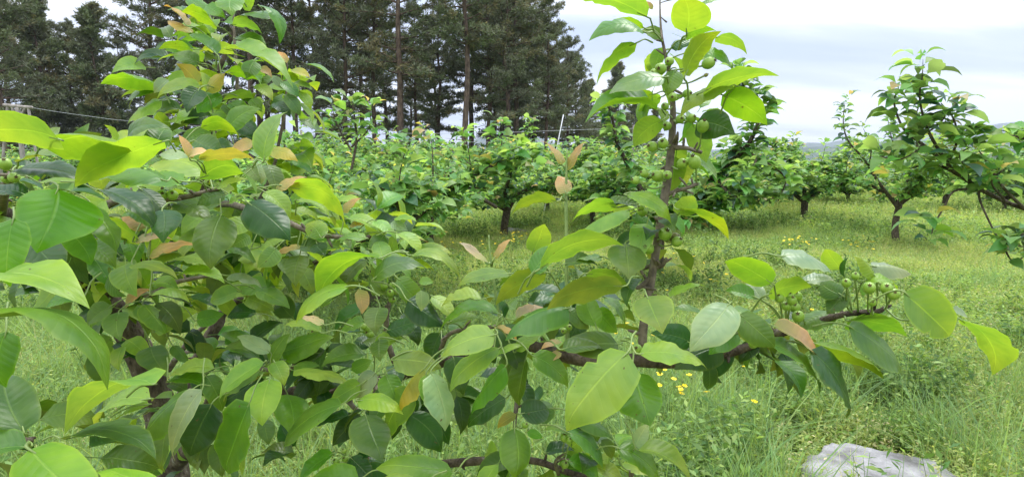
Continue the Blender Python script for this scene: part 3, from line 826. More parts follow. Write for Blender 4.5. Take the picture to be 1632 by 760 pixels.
# ---------------------------------------------------------------- ground and hills
GROUND = noise_mat('meadow_soil', (.08, .10, .03), (.20, .23, .06), 1.6, .95, .6, .04, c3=(.24, .22, .09), spec=.15)
gx = np.concatenate([[-4000, -1500, -600, -250, -120], np.linspace(-60, 60, 121), [120, 250, 600, 1500, 4000]])
gy = np.concatenate([[-600, -150, -40], np.linspace(-10, 80, 121), [110, 200, 400, 900, 1800, 4500]])
X, Y = np.meshgrid(gx, gy, indexing='ij')
Z = gz(X, Y)
i, j = np.meshgrid(np.arange(len(gx) - 1), np.arange(len(gy) - 1), indexing='ij')
w = len(gy)
f = np.stack([i * w + j, (i + 1) * w + j, (i + 1) * w + j + 1, i * w + j + 1], -1).reshape(-1, 4)
link('ground', np_mesh('ground', np.stack([X, Y, Z], -1).reshape(-1, 3), f, None, [GROUND]), kind='structure')

HILL = noise_mat('wooded_hill', (.022, .045, .020), (.050, .080, .030), .02, .95, .0, .1, c3=(.12, .13, .07), spec=.1)
for dist, amp, seed, x0, x1 in ((1500, 95, 5, -2600, 2600), (2600, 250, 8, -3600, 3800)):
    xs = np.linspace(x0, x1, 160)
    ts = np.linspace(0, 1, 12)
    X, T_ = np.meshgrid(xs, ts, indexing='ij')
    ridge = amp * (.55 + .30 * (vnoise(xs / 420, xs * 0 + seed, seed) - .5) * 2 + .10 * (vnoise(xs / 110, xs * 0 + 3, seed) - .5) * 2 + .03 * (vnoise(xs / 22, xs * 0 + 3, seed) - .5) * 2)
    ridge = ridge * (0.50 + .50 * np.clip((xs / dist - .42) / .40, 0, 1))
    Zh = ridge[:, None] * np.sin(T_ * math.pi) ** .8 + (vnoise(X / 60, T_ * 9, 4) - .5) * 8 * np.sin(T_ * math.pi) - 1
    Yh = dist + (T_ - .5) * dist * .5 + 40 * (vnoise(X / 300, T_ * 4, 2) - .5)
    i, j = np.meshgrid(np.arange(159), np.arange(11), indexing='ij')
    f = np.stack([i * 12 + j, (i + 1) * 12 + j, (i + 1) * 12 + j + 1, i * 12 + j + 1], -1).reshape(-1, 4)
    link('hills', np_mesh('hills', np.stack([X, Yh, Zh], -1).reshape(-1, 3), f, None, [HILL]), kind='structure')

# ---------------------------------------------------------------- ground cover
def plant_mat(name, c, tl=.44, var=.3, rough=.6):
    return leaf_mat(name, c, tuple(min(1, q * 1.15) for q in c), (1.4, 1.3, .6), rough, tl, veins=False, spec=.25, var=var)


PM_GRASS = plant_mat('grass_blade', (.24, .36, .11), .45, .25, .45)
PM_GRASS2 = plant_mat('grass_blade_blue', (.19, .31, .12), .45, .25, .45)
PM_PALE = plant_mat('pale_weed', (.42, .48, .17))
PM_MID = plant_mat('green_weed', (.27, .40, .11))
PM_DARK = plant_mat('dark_weed', (.10, .19, .045))
PM_STRAW = plant_mat('straw_stalk', (.50, .45, .22), .2)
PM_YELL = plant_mat('buttercup_petal', (.80, .60, .010), .15, .1, .35)
PM_WHITE = plant_mat('white_petal', (.80, .80, .78), .2, .05)


def grass_tuft(n, h0, h1, wd, spread, lean, mats, seed, stalks=0):
    g = np.random.default_rng(seed)
    vs = []; fs = []; mi = []; c = 0
    K = 5
    for b in range(n):
        h = g.uniform(h0, h1); a = g.uniform(0, 6.28); r = spread * math.sqrt(g.random())
        base = np.array([r * math.cos(a * 2.3), r * math.sin(a * 2.3), -.01])
        dr = np.array([math.cos(a), math.sin(a), 0]); ln = g.uniform(.05, lean)
        sd = np.array([-dr[1], dr[0], 0]) + g.normal(size=3) * .3
        sd = nrm(sd); wb = wd * g.uniform(.6, 1.3)
        t = np.linspace(0, 1, K)
        droop = g.uniform(.0, .55)
        p = base + np.outer(t ** 1.6, dr) * h * ln * 1.4 + np.outer(t - droop * t ** 3 * ln, [0, 0, h])
        ww = wb * (1 - t ** 1.8) + .0004
        v = np.empty((2 * K, 3)); v[0::2] = p - ww[:, None] * sd / 2; v[1::2] = p + ww[:, None] * sd / 2
        vs.append(v)
        for q in range(K - 1):
            fs.append([c + 2 * q, c + 2 * q + 1, c + 2 * q + 3, c + 2 * q + 2]); mi.append(b % len(mats))
        c += 2 * K
    return np_mesh('tuft', np.vstack(vs), fs, None, mats, mi)


def weed_clump(stems, h0, h1, leaf, per, spread, mats, seed, top=None, flat=False):
    g = np.random.default_rng(seed)
    vs = []; fs = []; mi = []; c = 0
    for s in range(stems):
        a = g.uniform(0, 6.28); r = spread * math.sqrt(g.random()); h = g.uniform(h0, h1)
        b = np.array([r * math.cos(a), r * math.sin(a), 0])
        e = b + np.array([g.normal() * .05, g.normal() * .05, h])
        sd = nrm([g.normal(), g.normal(), 0]) * .0012
        vs.append(np.array([b - sd, b + sd, e + sd * .5, e - sd * .5])); fs.append([c, c + 1, c + 2, c + 3]); mi.append(0); c += 4
        for k in range(per):
            t = (k + g.random()) / per
            if not flat: t = .25 + .75 * t
            q = b + (e - b) * t
            al = g.uniform(0, 6.28); el = g.uniform(-.3, .8)
            dv = np.array([math.cos(al) * math.cos(el), math.sin(al) * math.cos(el), math.sin(el)])
            L_ = leaf * g.uniform(.6, 1.3)
            sdv = nrm(np.cross(dv, [0, 0, 1]) + g.normal(size=3) * .4) * L_ * .22
            m_ = q + dv * L_ * .5 + [0, 0, L_ * .06]
            vs.append(np.array([q, m_ + sdv, q + dv * L_, m_ - sdv])); fs.append([c, c + 1, c + 2, c + 3])
            mi.append(g.integers(0, len(mats)) if top is None or t < .8 else top); c += 4
    return np_mesh('clump', np.vstack(vs), fs, None, mats, mi)


def scatter_group(proto):
    ng = bpy.data.node_groups.new('scatter', 'GeometryNodeTree')
    ng.interface.new_socket('Geometry', in_out='INPUT', socket_type='NodeSocketGeometry')
    ng.interface.new_socket('Geometry', in_out='OUTPUT', socket_type='NodeSocketGeometry')
    n = ng.nodes.new
    gi = n('NodeGroupInput'); go = n('NodeGroupOutput')
    iop = n('GeometryNodeInstanceOnPoints')
    oi = n('GeometryNodeObjectInfo'); oi.inputs['Object'].default_value = proto; oi.inputs['As Instance'].default_value = True
    oi.transform_space = 'ORIGINAL'
    ra = n('GeometryNodeInputNamedAttribute'); ra.data_type = 'FLOAT_VECTOR'; ra.inputs['Name'].default_value = 'rot'
    sa = n('GeometryNodeInputNamedAttribute'); sa.data_type = 'FLOAT_VECTOR'; sa.inputs['Name'].default_value = 'scl'
    ng.links.new(gi.outputs[0], iop.inputs['Points'])
    ng.links.new(oi.outputs['Geometry'], iop.inputs['Instance'])
    ng.links.new(ra.outputs['Attribute'], iop.inputs['Rotation'])
    ng.links.new(sa.outputs['Attribute'], iop.inputs['Scale'])
    ng.links.new(iop.outputs[0], go.inputs[0])
    return ng


def scatter(name, proto, pts, scl, hs=None):
    """a field of one kind of plant: the plant 'proto' stands in the field itself, the rest repeat it"""
    me = bpy.data.meshes.new(name)
    me.vertices.add(len(pts))
    me.vertices.foreach_set('co', np.asarray(pts, np.float32).ravel())
    rot = np.stack([rng.normal(0, .12, len(pts)), rng.normal(0, .12, len(pts)), rng.uniform(0, 6.28, len(pts))], -1)
    a = me.attributes.new('rot', 'FLOAT_VECTOR', 'POINT'); a.data.foreach_set('vector', rot.astype(np.float32).ravel())
    sc = np.stack([scl, scl, scl * (hs if hs is not None else 1)], -1)
    a = me.attributes.new('scl', 'FLOAT_VECTOR', 'POINT'); a.data.foreach_set('vector', sc.astype(np.float32).ravel())
    o = link(name, me, kind='stuff')
    md = o.modifiers.new('scatter', 'NODES'); md.node_group = scatter_group(proto)
    return o


ROCK = (1408, 738)
RP = G(1396, 792)


def field(n, r0, r1, halfdeg=52):
    """random ground points in the sector in front of the camera"""
    a = R(1) * rng.uniform(-halfdeg, halfdeg, n)
    r = np.sqrt(rng.uniform(r0 ** 2, r1 ** 2, n))
    x = r * np.sin(a); y = r * np.cos(a)
    return x, y


def patch(x, y, s, seed):
    return .6 * vnoise(x / s, y / s, seed) + .4 * vnoise(x / s * 2.7, y / s * 2.7, seed + 9)


specs = []
protos = [
 ('grass', grass_tuft(46, .18, .42, .0055, .10, .9, [PM_GRASS, PM_GRASS2], 1), 0),
 ('grass', grass_tuft(40, .10, .28, .0045, .12, 1.2, [PM_GRASS2, PM_GRASS, PM_MID], 2), 0),
 ('grass', grass_tuft(16, .35, .60, .0060, .07, .7, [PM_GRASS2, PM_GRASS], 3), 0),
 ('weeds', weed_clump(22, .10, .24, .022, 9, .15, [PM_PALE, PM_PALE, PM_MID], 4), 1),
 ('weeds', weed_clump(22, .08, .20, .020, 9, .16, [PM_PALE, PM_STRAW, PM_PALE], 5), 1),
 ('weeds', weed_clump(20, .12, .28, .034, 9, .14, [PM_MID, PM_MID, PM_DARK], 6), 2),
 ('weeds', weed_clump(24, .05, .12, .030, 8, .17, [PM_MID, PM_PALE, PM_MID], 7), 3),
 ('dry_stalks', grass_tuft(7, .3, .6, .0028, .08, .6, [PM_STRAW, PM_PALE], 8), 4),
 ('weeds', weed_clump(26, .16, .36, .038, 10, .13, [PM_DARK, PM_MID, PM_DARK], 9), 2),
]
spots = [(1.3, 3.4), (.4, 3.5), (2.1, 4.1), (1.9, 5.2), (.1, 4.6), (2.6, 3.9), (.8, 4.2), (1.1, 4.9), (2.35, 4.3)]
pobs = []
for (nm_, me, ty), (x, y) in zip(protos, spots):
    o = link(nm_, me, kind='stuff'); o.location = (x, y, float(gz(x, y)))
    pobs.append(o)


def cover(idx, name, n, r0, r1, keep, s0, s1, hscale=None):
    x, y = field(n, r0, r1)
    k = keep(x, y) > rng.random(n)
    # nothing grows through the boulder
    e = ((x - RP[0]) / .40) ** 2 + ((y - RP[1] - .02) / .36) ** 2
    k &= e > {3: .85, 6: .8, 4: .85, 5: 1.7, 8: 2.2, 0: 1.15, 2: 1.1}.get(idx, 1.0)
    front = (y < RP[1]) & (np.abs(x - RP[0] * y / RP[1]) < .38) & (rng.random(len(x)) < (.9 if idx in (5, 8, 0, 2) else .35))
    k &= ~front
    x, y = x[k], y[k]
    pts = np.stack([x, y, gz(x, y)], -1)
    scatter(name, pobs[idx], pts, rng.uniform(s0, s1, len(x)), hscale)


g_low = lambda x, y: np.clip((patch(x, y, 2.2, 1) - .42) * 5, .05, 1)        # where grass stands
pale = lambda x, y: np.clip((patch(x, y, 1.6, 4) - .43) * 9, .02, 1)
midw = lambda x, y: np.clip((.54 - patch(x, y, 1.6, 4)) * 9, .03, 1)
dark = lambda x, y: np.clip((patch(x, y, .9, 7) - .56) * 12, .0, 1)
near_left = lambda x, y: np.clip((2.2 - x) / 1.2, .65, 1) * np.clip((5.6 - np.hypot(x, y)) / 1.5, 0, 1)
cover(0, 'tall_grass', 2600, 1.6, 7.0, lambda x, y: np.maximum(near_left(x, y), g_low(x, y) * .35), .8, 1.25)
cover(2, 'tall_grass', 1100, 1.6, 8.0, lambda x, y: np.maximum(near_left(x, y), g_low(x, y) * .3) * .8, .7, 1.1)
cover(1, 'short_grass', 6000, 2.0, 13, lambda x, y: .35 + .4 * g_low(x, y), .7, 1.2)
cover(3, 'pale_weeds', 9500, 2.2, 13, pale, .7, 1.25)
cover(4, 'pale_weeds', 7500, 2.6, 13, pale, .7, 1.2)
cover(5, 'green_weeds', 7000, 2.0, 13, lambda x, y: np.maximum(midw(x, y) * .55, dark(x, y)), .7, 1.25)
cover(8, 'leafy_clumps', 3600, 2.2, 14, lambda x, y: np.clip((patch(x, y, .9, 7) - .60) * 12, .0, 1), .8, 1.5)
cover(0, 'tall_grass', 1500, 5, 14, lambda x, y: np.clip((patch(x, y, 1.3, 12) - .55) * 8, 0, 1), .8, 1.2)
cover(6, 'low_weeds', 9000, 1.8, 13, lambda x, y: x * 0 + .8, .8, 1.4)
cover(7, 'dry_stalks', 900, 2.5, 12, lambda x, y: x * 0 + .5, .6, 1.1)
# beyond 13 m the same plants, sparser and broader
cover(1, 'far_grass', 15000, 12.5, 48, lambda x, y: .4 + .5 * g_low(x, y), 1.1, 1.9)
cover(3, 'far_weeds', 15000, 12.5, 48, pale, 1.3, 2.2)
cover(5, 'far_weeds', 12000, 12.5, 48, midw, 1.1, 1.9)
cover(6, 'far_weeds', 12000, 12.5, 52, lambda x, y: x * 0 + .8, 1.6, 2.6)

# ---------------------------------------------------------------- rock
LIME = noise_mat('pale_limestone', (.15, .145, .135), (.37, .36, .35), 7, .92, .9, .03, detail=10, c3=(.45, .44, .43), spec=.2)


def rock(name, label, loc, size, seed, sink, cuts):
    g = np.random.default_rng(seed)
    nu, nv = 40, 64
    th = np.linspace(0, np.pi, nu); ph = np.linspace(0, 2 * np.pi, nv, endpoint=False)
    T_, H = np.meshgrid(th, ph, indexing='ij')
    d = np.stack([np.sin(T_) * np.cos(H), np.sin(T_) * np.sin(H), np.cos(T_)], -1)
    r = np.full(T_.shape, 1.25)
    for k in range(cuts):                               # flat broken faces
        n = nrm(g.normal(size=3) * [1, 1, .8]); o = g.uniform(.66, .95)
        dn = d @ n
        r = np.where(dn > 1e-3, np.minimum(r, o / np.maximum(dn, 1e-3)), r)
    r = np.where(d[..., 2] > 1e-3, np.minimum(r, .70 / np.maximum(d[..., 2] + .10 * d[..., 0], 1e-3)), r)
    q = d * r[..., None]
    q = q * (1 + .12 * (vnoise(q[..., 0] * 4 + 7, q[..., 1] * 4 + q[..., 2] * 3, seed) - .5)[..., None]
             + .035 * (vnoise(q[..., 0] * 13, q[..., 1] * 13 + q[..., 2] * 9, seed + 1) - .5)[..., None]
             + .014 * (vnoise(q[..., 0] * 35, q[..., 1] * 35 + q[..., 2] * 30, seed + 2) - .5)[..., None])
    q = q * size
    i, j = np.meshgrid(np.arange(nu - 1), np.arange(nv), indexing='ij')
    f = np.stack([i * nv + j, i * nv + (j + 1) % nv, (i + 1) * nv + (j + 1) % nv, (i + 1) * nv + j], -1).reshape(-1, 4)[:, ::-1]
    o = link(name, np_mesh(name, q.reshape(-1, 3), f, None, [LIME]), label=label, category='rock')
    o.location = (loc[0], loc[1], loc[2] - sink)
    return o


rock('boulder', 'pale grey limestone boulder with a flat top, half hidden in the grass near the camera', (RP[0], RP[1], 0), (.36, .27, .20), 5, -.01, 9)
q = G(825, 383)
rock('boulder', 'small grey stone in the grass beside a pear trunk and yellow flowers', (q[0], q[1] , 0), (.20, .16, .30), 9, .0, 9)

# ---------------------------------------------------------------- buttercups
def flower_meshes(seed):
    g = np.random.default_rng(seed)
    mb = MB()
    h = g.uniform(.30, .40)
    top = np.array([g.normal() * .03, g.normal() * .03, h])
    stem = MB(); stem.tube([[0, 0, 0], top * [.4, .4, .55], top], [.0016, .0014, .001], 4, 0, 3)
    fs = []; vs = []
    for k in range(5):
        a = k * 1.2566 + g.uniform(-.1, .1)
        dv = np.array([math.cos(a), math.sin(a), .38]); sd = np.array([-math.sin(a), math.cos(a), 0])
        pts = [top, top + dv * .006 + sd * .0055, top + dv * .013 + sd * .0065, top + dv * .0155, top + dv * .013 - sd * .0065, top + dv * .006 - sd * .0055]
        c = len(vs); vs += pts
        fs += [[c, c + 1, c + 2, c + 3], [c, c + 3, c + 4, c + 5]]
    head = np_mesh('petals', np.array(vs), fs, None, [PM_YELL])
    eye = MB(); eye.tube([top + [0, 0, 0], top + [0, 0, .002], top + [0, 0, .004]], [.003, .0035, .001], 6, 0, 1)
    return stem.mesh('stem', [GSTEM]), head, eye.mesh('stamens', [PM_YELL])


FL = [flower_meshes(k) for k in range(5)]


def buttercup(x, y, z, s, label, group, parts=True, size=1.0):
    k = random.randrange(5)
    t = thing('buttercup', label, 'flower', (x, y, z), group, random.uniform(0, 6.28))
    t.scale = (size, size, s); t.rotation_euler = (random.uniform(.0, .35), random.uniform(-.25, .25), random.uniform(0, 6.28))
    link('stem', FL[k][0], t); link('flower_head', FL[k][1], t)
    if parts: link('stamens', FL[k][2], t)


nearf = [(1073, 607), (1063, 597), (1057, 596), (1085, 600), (1108, 612), (1120, 600), (1075, 575), (1095, 578), (1064, 590), (1143, 630), (1168, 628),
         (1015, 525), (1000, 524), (1005, 545), (1290, 492), (1283, 496), (1300, 590), (990, 561), (1052, 590), (1035, 601), (1100, 598), (1118, 589),
         (1015, 508), (1198, 580), (1196, 520), (1072, 583)]
for (px_, py_) in nearf:
    # head stands about .34 m over the ground
    v = P(px_, py_, 1) - CAM
    t_ = (CAMZ - .36) / -v[2]
    c_ = CAM + v * t_
    buttercup(c_[0], c_[1], 0, 1.0, 'yellow buttercup in the grass just below the long limb at right', 'buttercups behind the near limb', True, 1.05)
for (cx, cy, rx, ry, n, lab, grp) in (
        (820, 376, 26, 8, 34, 'yellow flower in the dense patch beside the small grey stone', 'flowers by the grey stone'),
        (745, 392, 40, 14, 20, 'yellow flower in the grass left of the forked pear trunk', 'flowers left of the forked trunk'),
        (1272, 382, 30, 5, 26, 'yellow flower in the strip before the far pear trunks', 'flowers before the far trunks'),
        (1375, 386, 22, 9, 16, 'yellow flower near the foot of the straight pear trunk', 'flowers by the straight trunk'),
        (1070, 430, 90, 34, 24, 'small yellow flower scattered in the pale weeds behind the upright shoot', 'flowers behind the upright shoot'),
        (1560, 372, 60, 14, 12, 'small yellow flower scattered in the meadow under the right-hand branches', 'flowers under the right branches')):
    for k in range(n):
        a = random.uniform(0, 6.28); r = math.sqrt(random.random())
        px_, py_ = cx + rx * r * math.cos(a), cy + ry * r * math.sin(a)
        v = P(px_, py_, 1) - CAM
        t_ = (CAMZ - .33) / -v[2]
        c_ = CAM + v * t_
        buttercup(c_[0], c_[1], 0, random.uniform(.85, 1.05), lab, grp, False, 1.2)
for (px_, py_), lab in zip(((1520, 597), (1612, 600)), ('crumpled white blossom lying in the weeds above the boulder', 'small white blossom in the weeds at the right edge')):
    v = P(px_, py_, 1) - CAM
    c_ = CAM + v * (CAMZ - .16) / -v[2]
    mb = MB()
    for k in range(6):
        a = k * 1.05; dv = np.array([math.cos(a), math.sin(a), .5]) * .016; sd = np.array([-math.sin(a), math.cos(a), .2]) * .008
        mb.add([c_, c_ + dv * .5 + sd, c_ + dv, c_ + dv * .5 - sd], [[0, 1, 2, 3]])
    mb.tube([c_ - [0, 0, .17], c_ - [0.01, 0, .08], c_], [.0015, .0012, .001], 4, 1, 3)
    o = link('blossom', mb.mesh('blossom', [PM_WHITE, GSTEM]), label=lab, category='flower')
# ---------------------------------------------------------------- orchard trees
def small_leaf(kind, seed, nu=5, nv=2):
    g = random.Random(seed)
    Lf = .092
    Lf = .105
    v, f, uv = leaf_geo([.03, 0, 0], [.03 + Lf, 0, -.012], np.array([0, 0, 1.0]), Lf * g.uniform(.52, .62), g.uniform(.08, .2), g.uniform(.2, .5), .05,
                        g.uniform(-.05, .05), 0, nu, nv, g)
    pv = np.array([[0, -.0012, 0], [0, .0012, 0], [.034, .001, .002], [.034, -.001, .002]])
    v2 = np.vstack([v, pv]); f2 = np.vstack([f, [[len(v), len(v) + 1, len(v) + 2, len(v) + 3]]])
    return v2, f2


KINDS = 'DMLYEO'
LSH = {(k, s): small_leaf(k, s * 7 + 1) for k in KINDS for s in range(3)}
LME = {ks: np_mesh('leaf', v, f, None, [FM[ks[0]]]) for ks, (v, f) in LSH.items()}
LOWSH = [small_leaf('M', s + 50, 2, 2) for s in range(3)]


def frame(dv, up):
    x = nrm(dv); z = nrm(up - x * (up @ x)); y = np.cross(z, x)
    return np.stack([x, y, z], -1)


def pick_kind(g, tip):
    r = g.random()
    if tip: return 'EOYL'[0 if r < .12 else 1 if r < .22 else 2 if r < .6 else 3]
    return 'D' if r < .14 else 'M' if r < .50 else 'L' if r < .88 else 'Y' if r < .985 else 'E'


def rosettes(g, nodes, per, size):
    """leaves around each node: (position, 3x3 rotation, scale, kind, shape)"""
    res = []
    for p, ax, tip in nodes:
        a0 = g.random() * 6.28
        n = per + g.integers(-1, 2)
        for k in range(n):
            a = a0 + k * 2.4 + g.uniform(-.4, .4)
            up = g.uniform(-.35, .55) + (.25 if tip else 0)
            dv = nrm([math.cos(a), math.sin(a), up])
            nn = nrm(np.array([0, 0, 1.0]) + g.normal(size=3) * .35)
            q = p + ax * g.uniform(-.04, .04)
            res.append((q, frame(dv, nn), size * g.uniform(.65, 1.25), pick_kind(g, tip and k > n - 3), int(g.integers(0, 3))))
    return res


def auto_limbs(g, base, h, spread, tr, fork, nl=4, az0=None):
    """vase-shaped pear: trunk, spreading limbs, side branches, upright shoots -> wood list, nodes"""
    wood = []; nodes = []
    lean = g.normal(size=2) * .05
    top = base + np.array([lean[0], lean[1], fork])
    wood.append(('trunk', [base - [0, 0, .08], base + [0, 0, .02], base + (top - base) * .5 + [g.normal() * .02, g.normal() * .02, 0], top], [tr * 1.35, tr * 1.12, tr * .92, tr * .9]))
    a0 = g.random() * 6.28 if az0 is None else az0
    for k in range(nl):
        a = a0 + k * 6.283 / nl + g.uniform(-.35, .35)
        ln = spread * g.uniform(.8, 1.1)
        pts = [top - [0, 0, .04]]
        el = g.uniform(.5, .85)
        p = top.copy(); nseg = 6
        for s in range(nseg):
            el2 = el * (1 - .13 * s) + g.normal() * .12
            a += g.normal() * .16
            p = p + np.array([math.cos(a) * math.cos(el2), math.sin(a) * math.cos(el2), math.sin(el2)]) * ln / nseg * 1.05
            pts.append(p.copy())
        rr = np.linspace(tr * .62, .008, nseg + 1)
        subs = []
        for s in range(1, nseg + 1):
            for side in range(2 if s < nseg else 3):
                b = a + (1 if side else -1) * g.uniform(.6, 1.5)
                e2 = g.uniform(-.5, .55)
                l2 = g.uniform(.25, .55) * spread * .55
                st = pts[s] if s < nseg else pts[-1]
                sp = [st]
                q = st.copy()
                for t in range(3):
                    q = q + np.array([math.cos(b) * math.cos(e2), math.sin(b) * math.cos(e2), math.sin(e2)]) * l2 / 3
                    e2 += g.normal() * .2 - .05; b += g.normal() * .2
                    sp.append(q.copy())
                subs.append((sp, [rr[s] * .5, .006, .0045, .003]))
            if g.random() < .75:                     # upright shoot
                l3 = g.uniform(.25, .7) * min(1, h / 2.6)
                q = pts[s]
                sp = [q, q + [g.normal() * .03, g.normal() * .03, l3 * .5], q + [g.normal() * .06, g.normal() * .06, l3]]
                sp = [np.array(z) for z in sp]
                if sp[-1][2] < h + .2:
                    subs.append((sp, [.006, .005, .002]))
        wood.append(('limb', pts, rr, subs))
    for w in wood[1:]:
        add_nodes(g, nodes, w[1][2:], .10)
        for sp, r in w[3]:
            add_nodes(g, nodes, sp, .075, True)
    return wood, nodes


def add_nodes(g, nodes, pts, step, tip=False):
    c = catmull(pts, 5) if len(pts) > 2 else catmull([pts[0], (np.array(pts[0]) + pts[-1]) / 2, pts[-1]], 5)
    seg = np.linalg.norm(np.diff(c, axis=0), axis=1)
    tot = seg.sum(); n = max(2, int(tot / step))
    cum = np.concatenate([[0], np.cumsum(seg)])
    for k in range(n + 1):
        s = tot * (k + .3) / (n + .3) if k < n else tot
        i = min(len(seg) - 1, np.searchsorted(cum, s) - 1)
        i = max(0, i)
        q = c[i] + (c[i + 1] - c[i]) * ((s - cum[i]) / (seg[i] + 1e-9))
        nodes.append((q + g.normal(size=3) * .02, nrm(c[i + 1] - c[i]), tip and k == n))


def wood_meshes(root, wood, org, sides=8):
    for w in wood:
        mb = MB()
        mb.tube(np.array(w[1]) - org, w[2], sides, 0, 4, rough=.08)
        if len(w) > 3:
            for sp, r in w[3]:
                mb.tube(np.array(sp) - org, r, 5, 0, 3)
        link(w[0], mb.mesh(w[0], [BARK]), root)


def leaves_bulk(lv, org, low=False):
    """one mesh of many leaves"""
    vs = []; fs = []; mi = []; n = 0
    kinds = sorted({q[3] for q in lv})
    for p, Rm, s, k, sh in lv:
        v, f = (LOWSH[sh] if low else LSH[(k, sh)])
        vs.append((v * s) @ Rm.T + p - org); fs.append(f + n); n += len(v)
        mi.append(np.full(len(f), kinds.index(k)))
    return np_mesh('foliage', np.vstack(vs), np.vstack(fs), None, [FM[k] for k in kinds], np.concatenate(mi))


def finish_tree(root, wood, nodes, g, per, size, indiv, low=False, extra=None):
    org = np.array(root.location)
    wood_meshes(root, wood, org)
    lv = rosettes(g, nodes, per, size)
    if indiv:
        def score(q):
            x, y, d = proj(q[0])
            inside = -30 < x < 1662 and -30 < y < 790
            return (0 if inside else 100) + d
        lv.sort(key=score)
        for p, Rm, s, k, sh in lv[:indiv]:
            o = link('leaf', LME[(k, sh)], root)
            M = np.eye(4); M[:3, :3] = Rm * s; M[:3, 3] = p - org
            from mathutils import Matrix
            o.matrix_local = Matrix(M.tolist())
        lv = lv[indiv:]
    if lv:
        link('foliage', leaves_bulk(lv, org, low), root, kind='stuff')
    return len(lv)


def orchard_tree(label, px, py, h, spread, tr, fork, seed, per=5, size=1.0, indiv=300, nl=4, group=None, az0=None, extra=()):
    g = np.random.default_rng(seed)
    b = G(px, py); b[2] = float(gz(b[0], b[1]))
    root = thing('pear_tree', label, 'tree', b, group)
    wood, nodes = auto_limbs(g, b, h, spread, tr, fork, nl, az0)
    for nm_, pts, rr in extra:                       # branches read off the photo: col,row,distance
        w = [np.array(P(*q)) for q in pts]
        wood.append((nm_, w, rr))
        add_nodes(g, nodes, w[1:] if len(w) > 2 else w, .065, True)
    finish_tree(root, wood, nodes, g, per, size, indiv)
    return root


T_A = orchard_tree('pear tree with a straight bare trunk standing in the open meadow, a thin twiggy top', 1430, 405, 2.0, 1.3, .055, .82, 21, 5, 1.2, 300, 4,
                   extra=[('limb', [(1430, 330, 9.6), (1400, 290, 9.4), (1378, 255, 9.3), (1352, 225, 9.2), (1344, 195, 9.2), (1347, 160, 9.2)], [.03, .022, .016, .012, .008, .003]),
                          ('limb', [(1432, 325, 9.6), (1450, 280, 9.5), (1462, 235, 9.4), (1458, 195, 9.4), (1470, 150, 9.3)], [.035, .028, .02, .012, .004]),
                          ('limb', [(1440, 310, 9.6), (1490, 280, 9.4), (1520, 240, 9.3), (1535, 205, 9.3)], [.025, .018, .012, .004]),
                          ('limb', [(1455, 260, 9.5), (1425, 230, 9.4), (1415, 190, 9.4)], [.016, .010, .004]),
                          ('limb', [(1385, 265, 9.3), (1388, 235, 9.2), (1376, 205, 9.2)], [.012, .008, .003])])
T_B = orchard_tree('pear tree with a low fork of thick limbs, left of the straight bare trunk', 1283, 361, 2.1, 2.0, .085, .62, 22, 7, 1.45, 300, 5, az0=.1)
T_F = orchard_tree('leafy pear tree directly behind the upright fruiting shoot', 1047, 462, 1.9, .95, .05, .75, 23, 8, 1.4, 300, 4,
                   extra=[('limb', [(1044, 345, 7.0), (1020, 300, 7.0), (1000, 262, 7.0), (983, 225, 6.9), (975, 185, 6.9), (965, 160, 6.8)], [.04, .034, .028, .022, .014, .006]),
                          ('limb', [(1046, 350, 7.0), (1100, 320, 6.6), (1150, 270, 6.2), (1185, 240, 5.9), (1205, 205, 5.8), (1212, 165, 5.8), (1185, 140, 5.7), (1184, 105, 5.7)], [.04, .036, .03, .024, .018, .012, .007, .002]),
                          ('limb', [(1165, 240, 6.0), (1190, 243, 5.9), (1225, 262, 5.8), (1252, 285, 5.8), (1240, 320, 5.8)], [.02, .016, .012, .008, .004]),
                          ('limb', [(1140, 285, 6.2), (1165, 310, 6.0), (1195, 325, 5.9), (1215, 318, 5.9)], [.014, .010, .008, .004]),
                          ('limb', [(1180, 235, 5.9), (1205, 255, 5.7), (1180, 290, 5.6), (1195, 300, 5.6)], [.012, .010, .008, .004]),
                          ('limb', [(1110, 300, 6.5), (1130, 330, 6.3), (1125, 360, 6.2)], [.012, .008, .004])])
T_G = orchard_tree('pear tree whose short forked trunk shows beside the small grey stone', 803, 386, 2.0, 1.9, .075, .62, 24, 6, 1.2, 300, 5,
                   extra=[('shoot', [(842, 260, 9.5), (845, 225, 9.5), (843, 190, 9.5)], [.012, .008, .003]),
                          ('limb', [(790, 330, 9.2), (740, 300, 8.2), (700, 270, 7.8), (650, 255, 7.6)], [.03, .024, .016, .008]),
                          ('limb', [(760, 310, 8.8), (720, 330, 8.0), (690, 345, 7.8), (700, 375, 7.7)], [.018, .014, .010, .004])])
T_H = orchard_tree('wide pear tree between the left foreground leaves and the forked trunk', 600, 520, 1.7, 1.5, .06, .60, 25, 6, 1.2, 300, 5,
                   extra=[('limb', [(640, 345, 5.6), (668, 318, 5.4), (695, 305, 5.3), (735, 300, 5.3), (775, 300, 5.3)], [.026, .022, .018, .012, .006]),
                          ('shoot', [(560, 270, 5.2), (568, 225, 5.2), (565, 185, 5.2), (560, 160, 5.2)], [.012, .010, .007, .003]),
                          ('shoot', [(560, 240, 5.2), (540, 205, 5.2), (530, 175, 5.2)], [.009, .006, .003]),
                          ('shoot', [(560, 235, 5.2), (588, 205, 5.2), (590, 175, 5.2)], [.009, .006, .003]),
                          ('shoot', [(690, 290, 5.2), (690, 262, 5.2), (688, 225, 5.2)], [.008, .006, .003])])
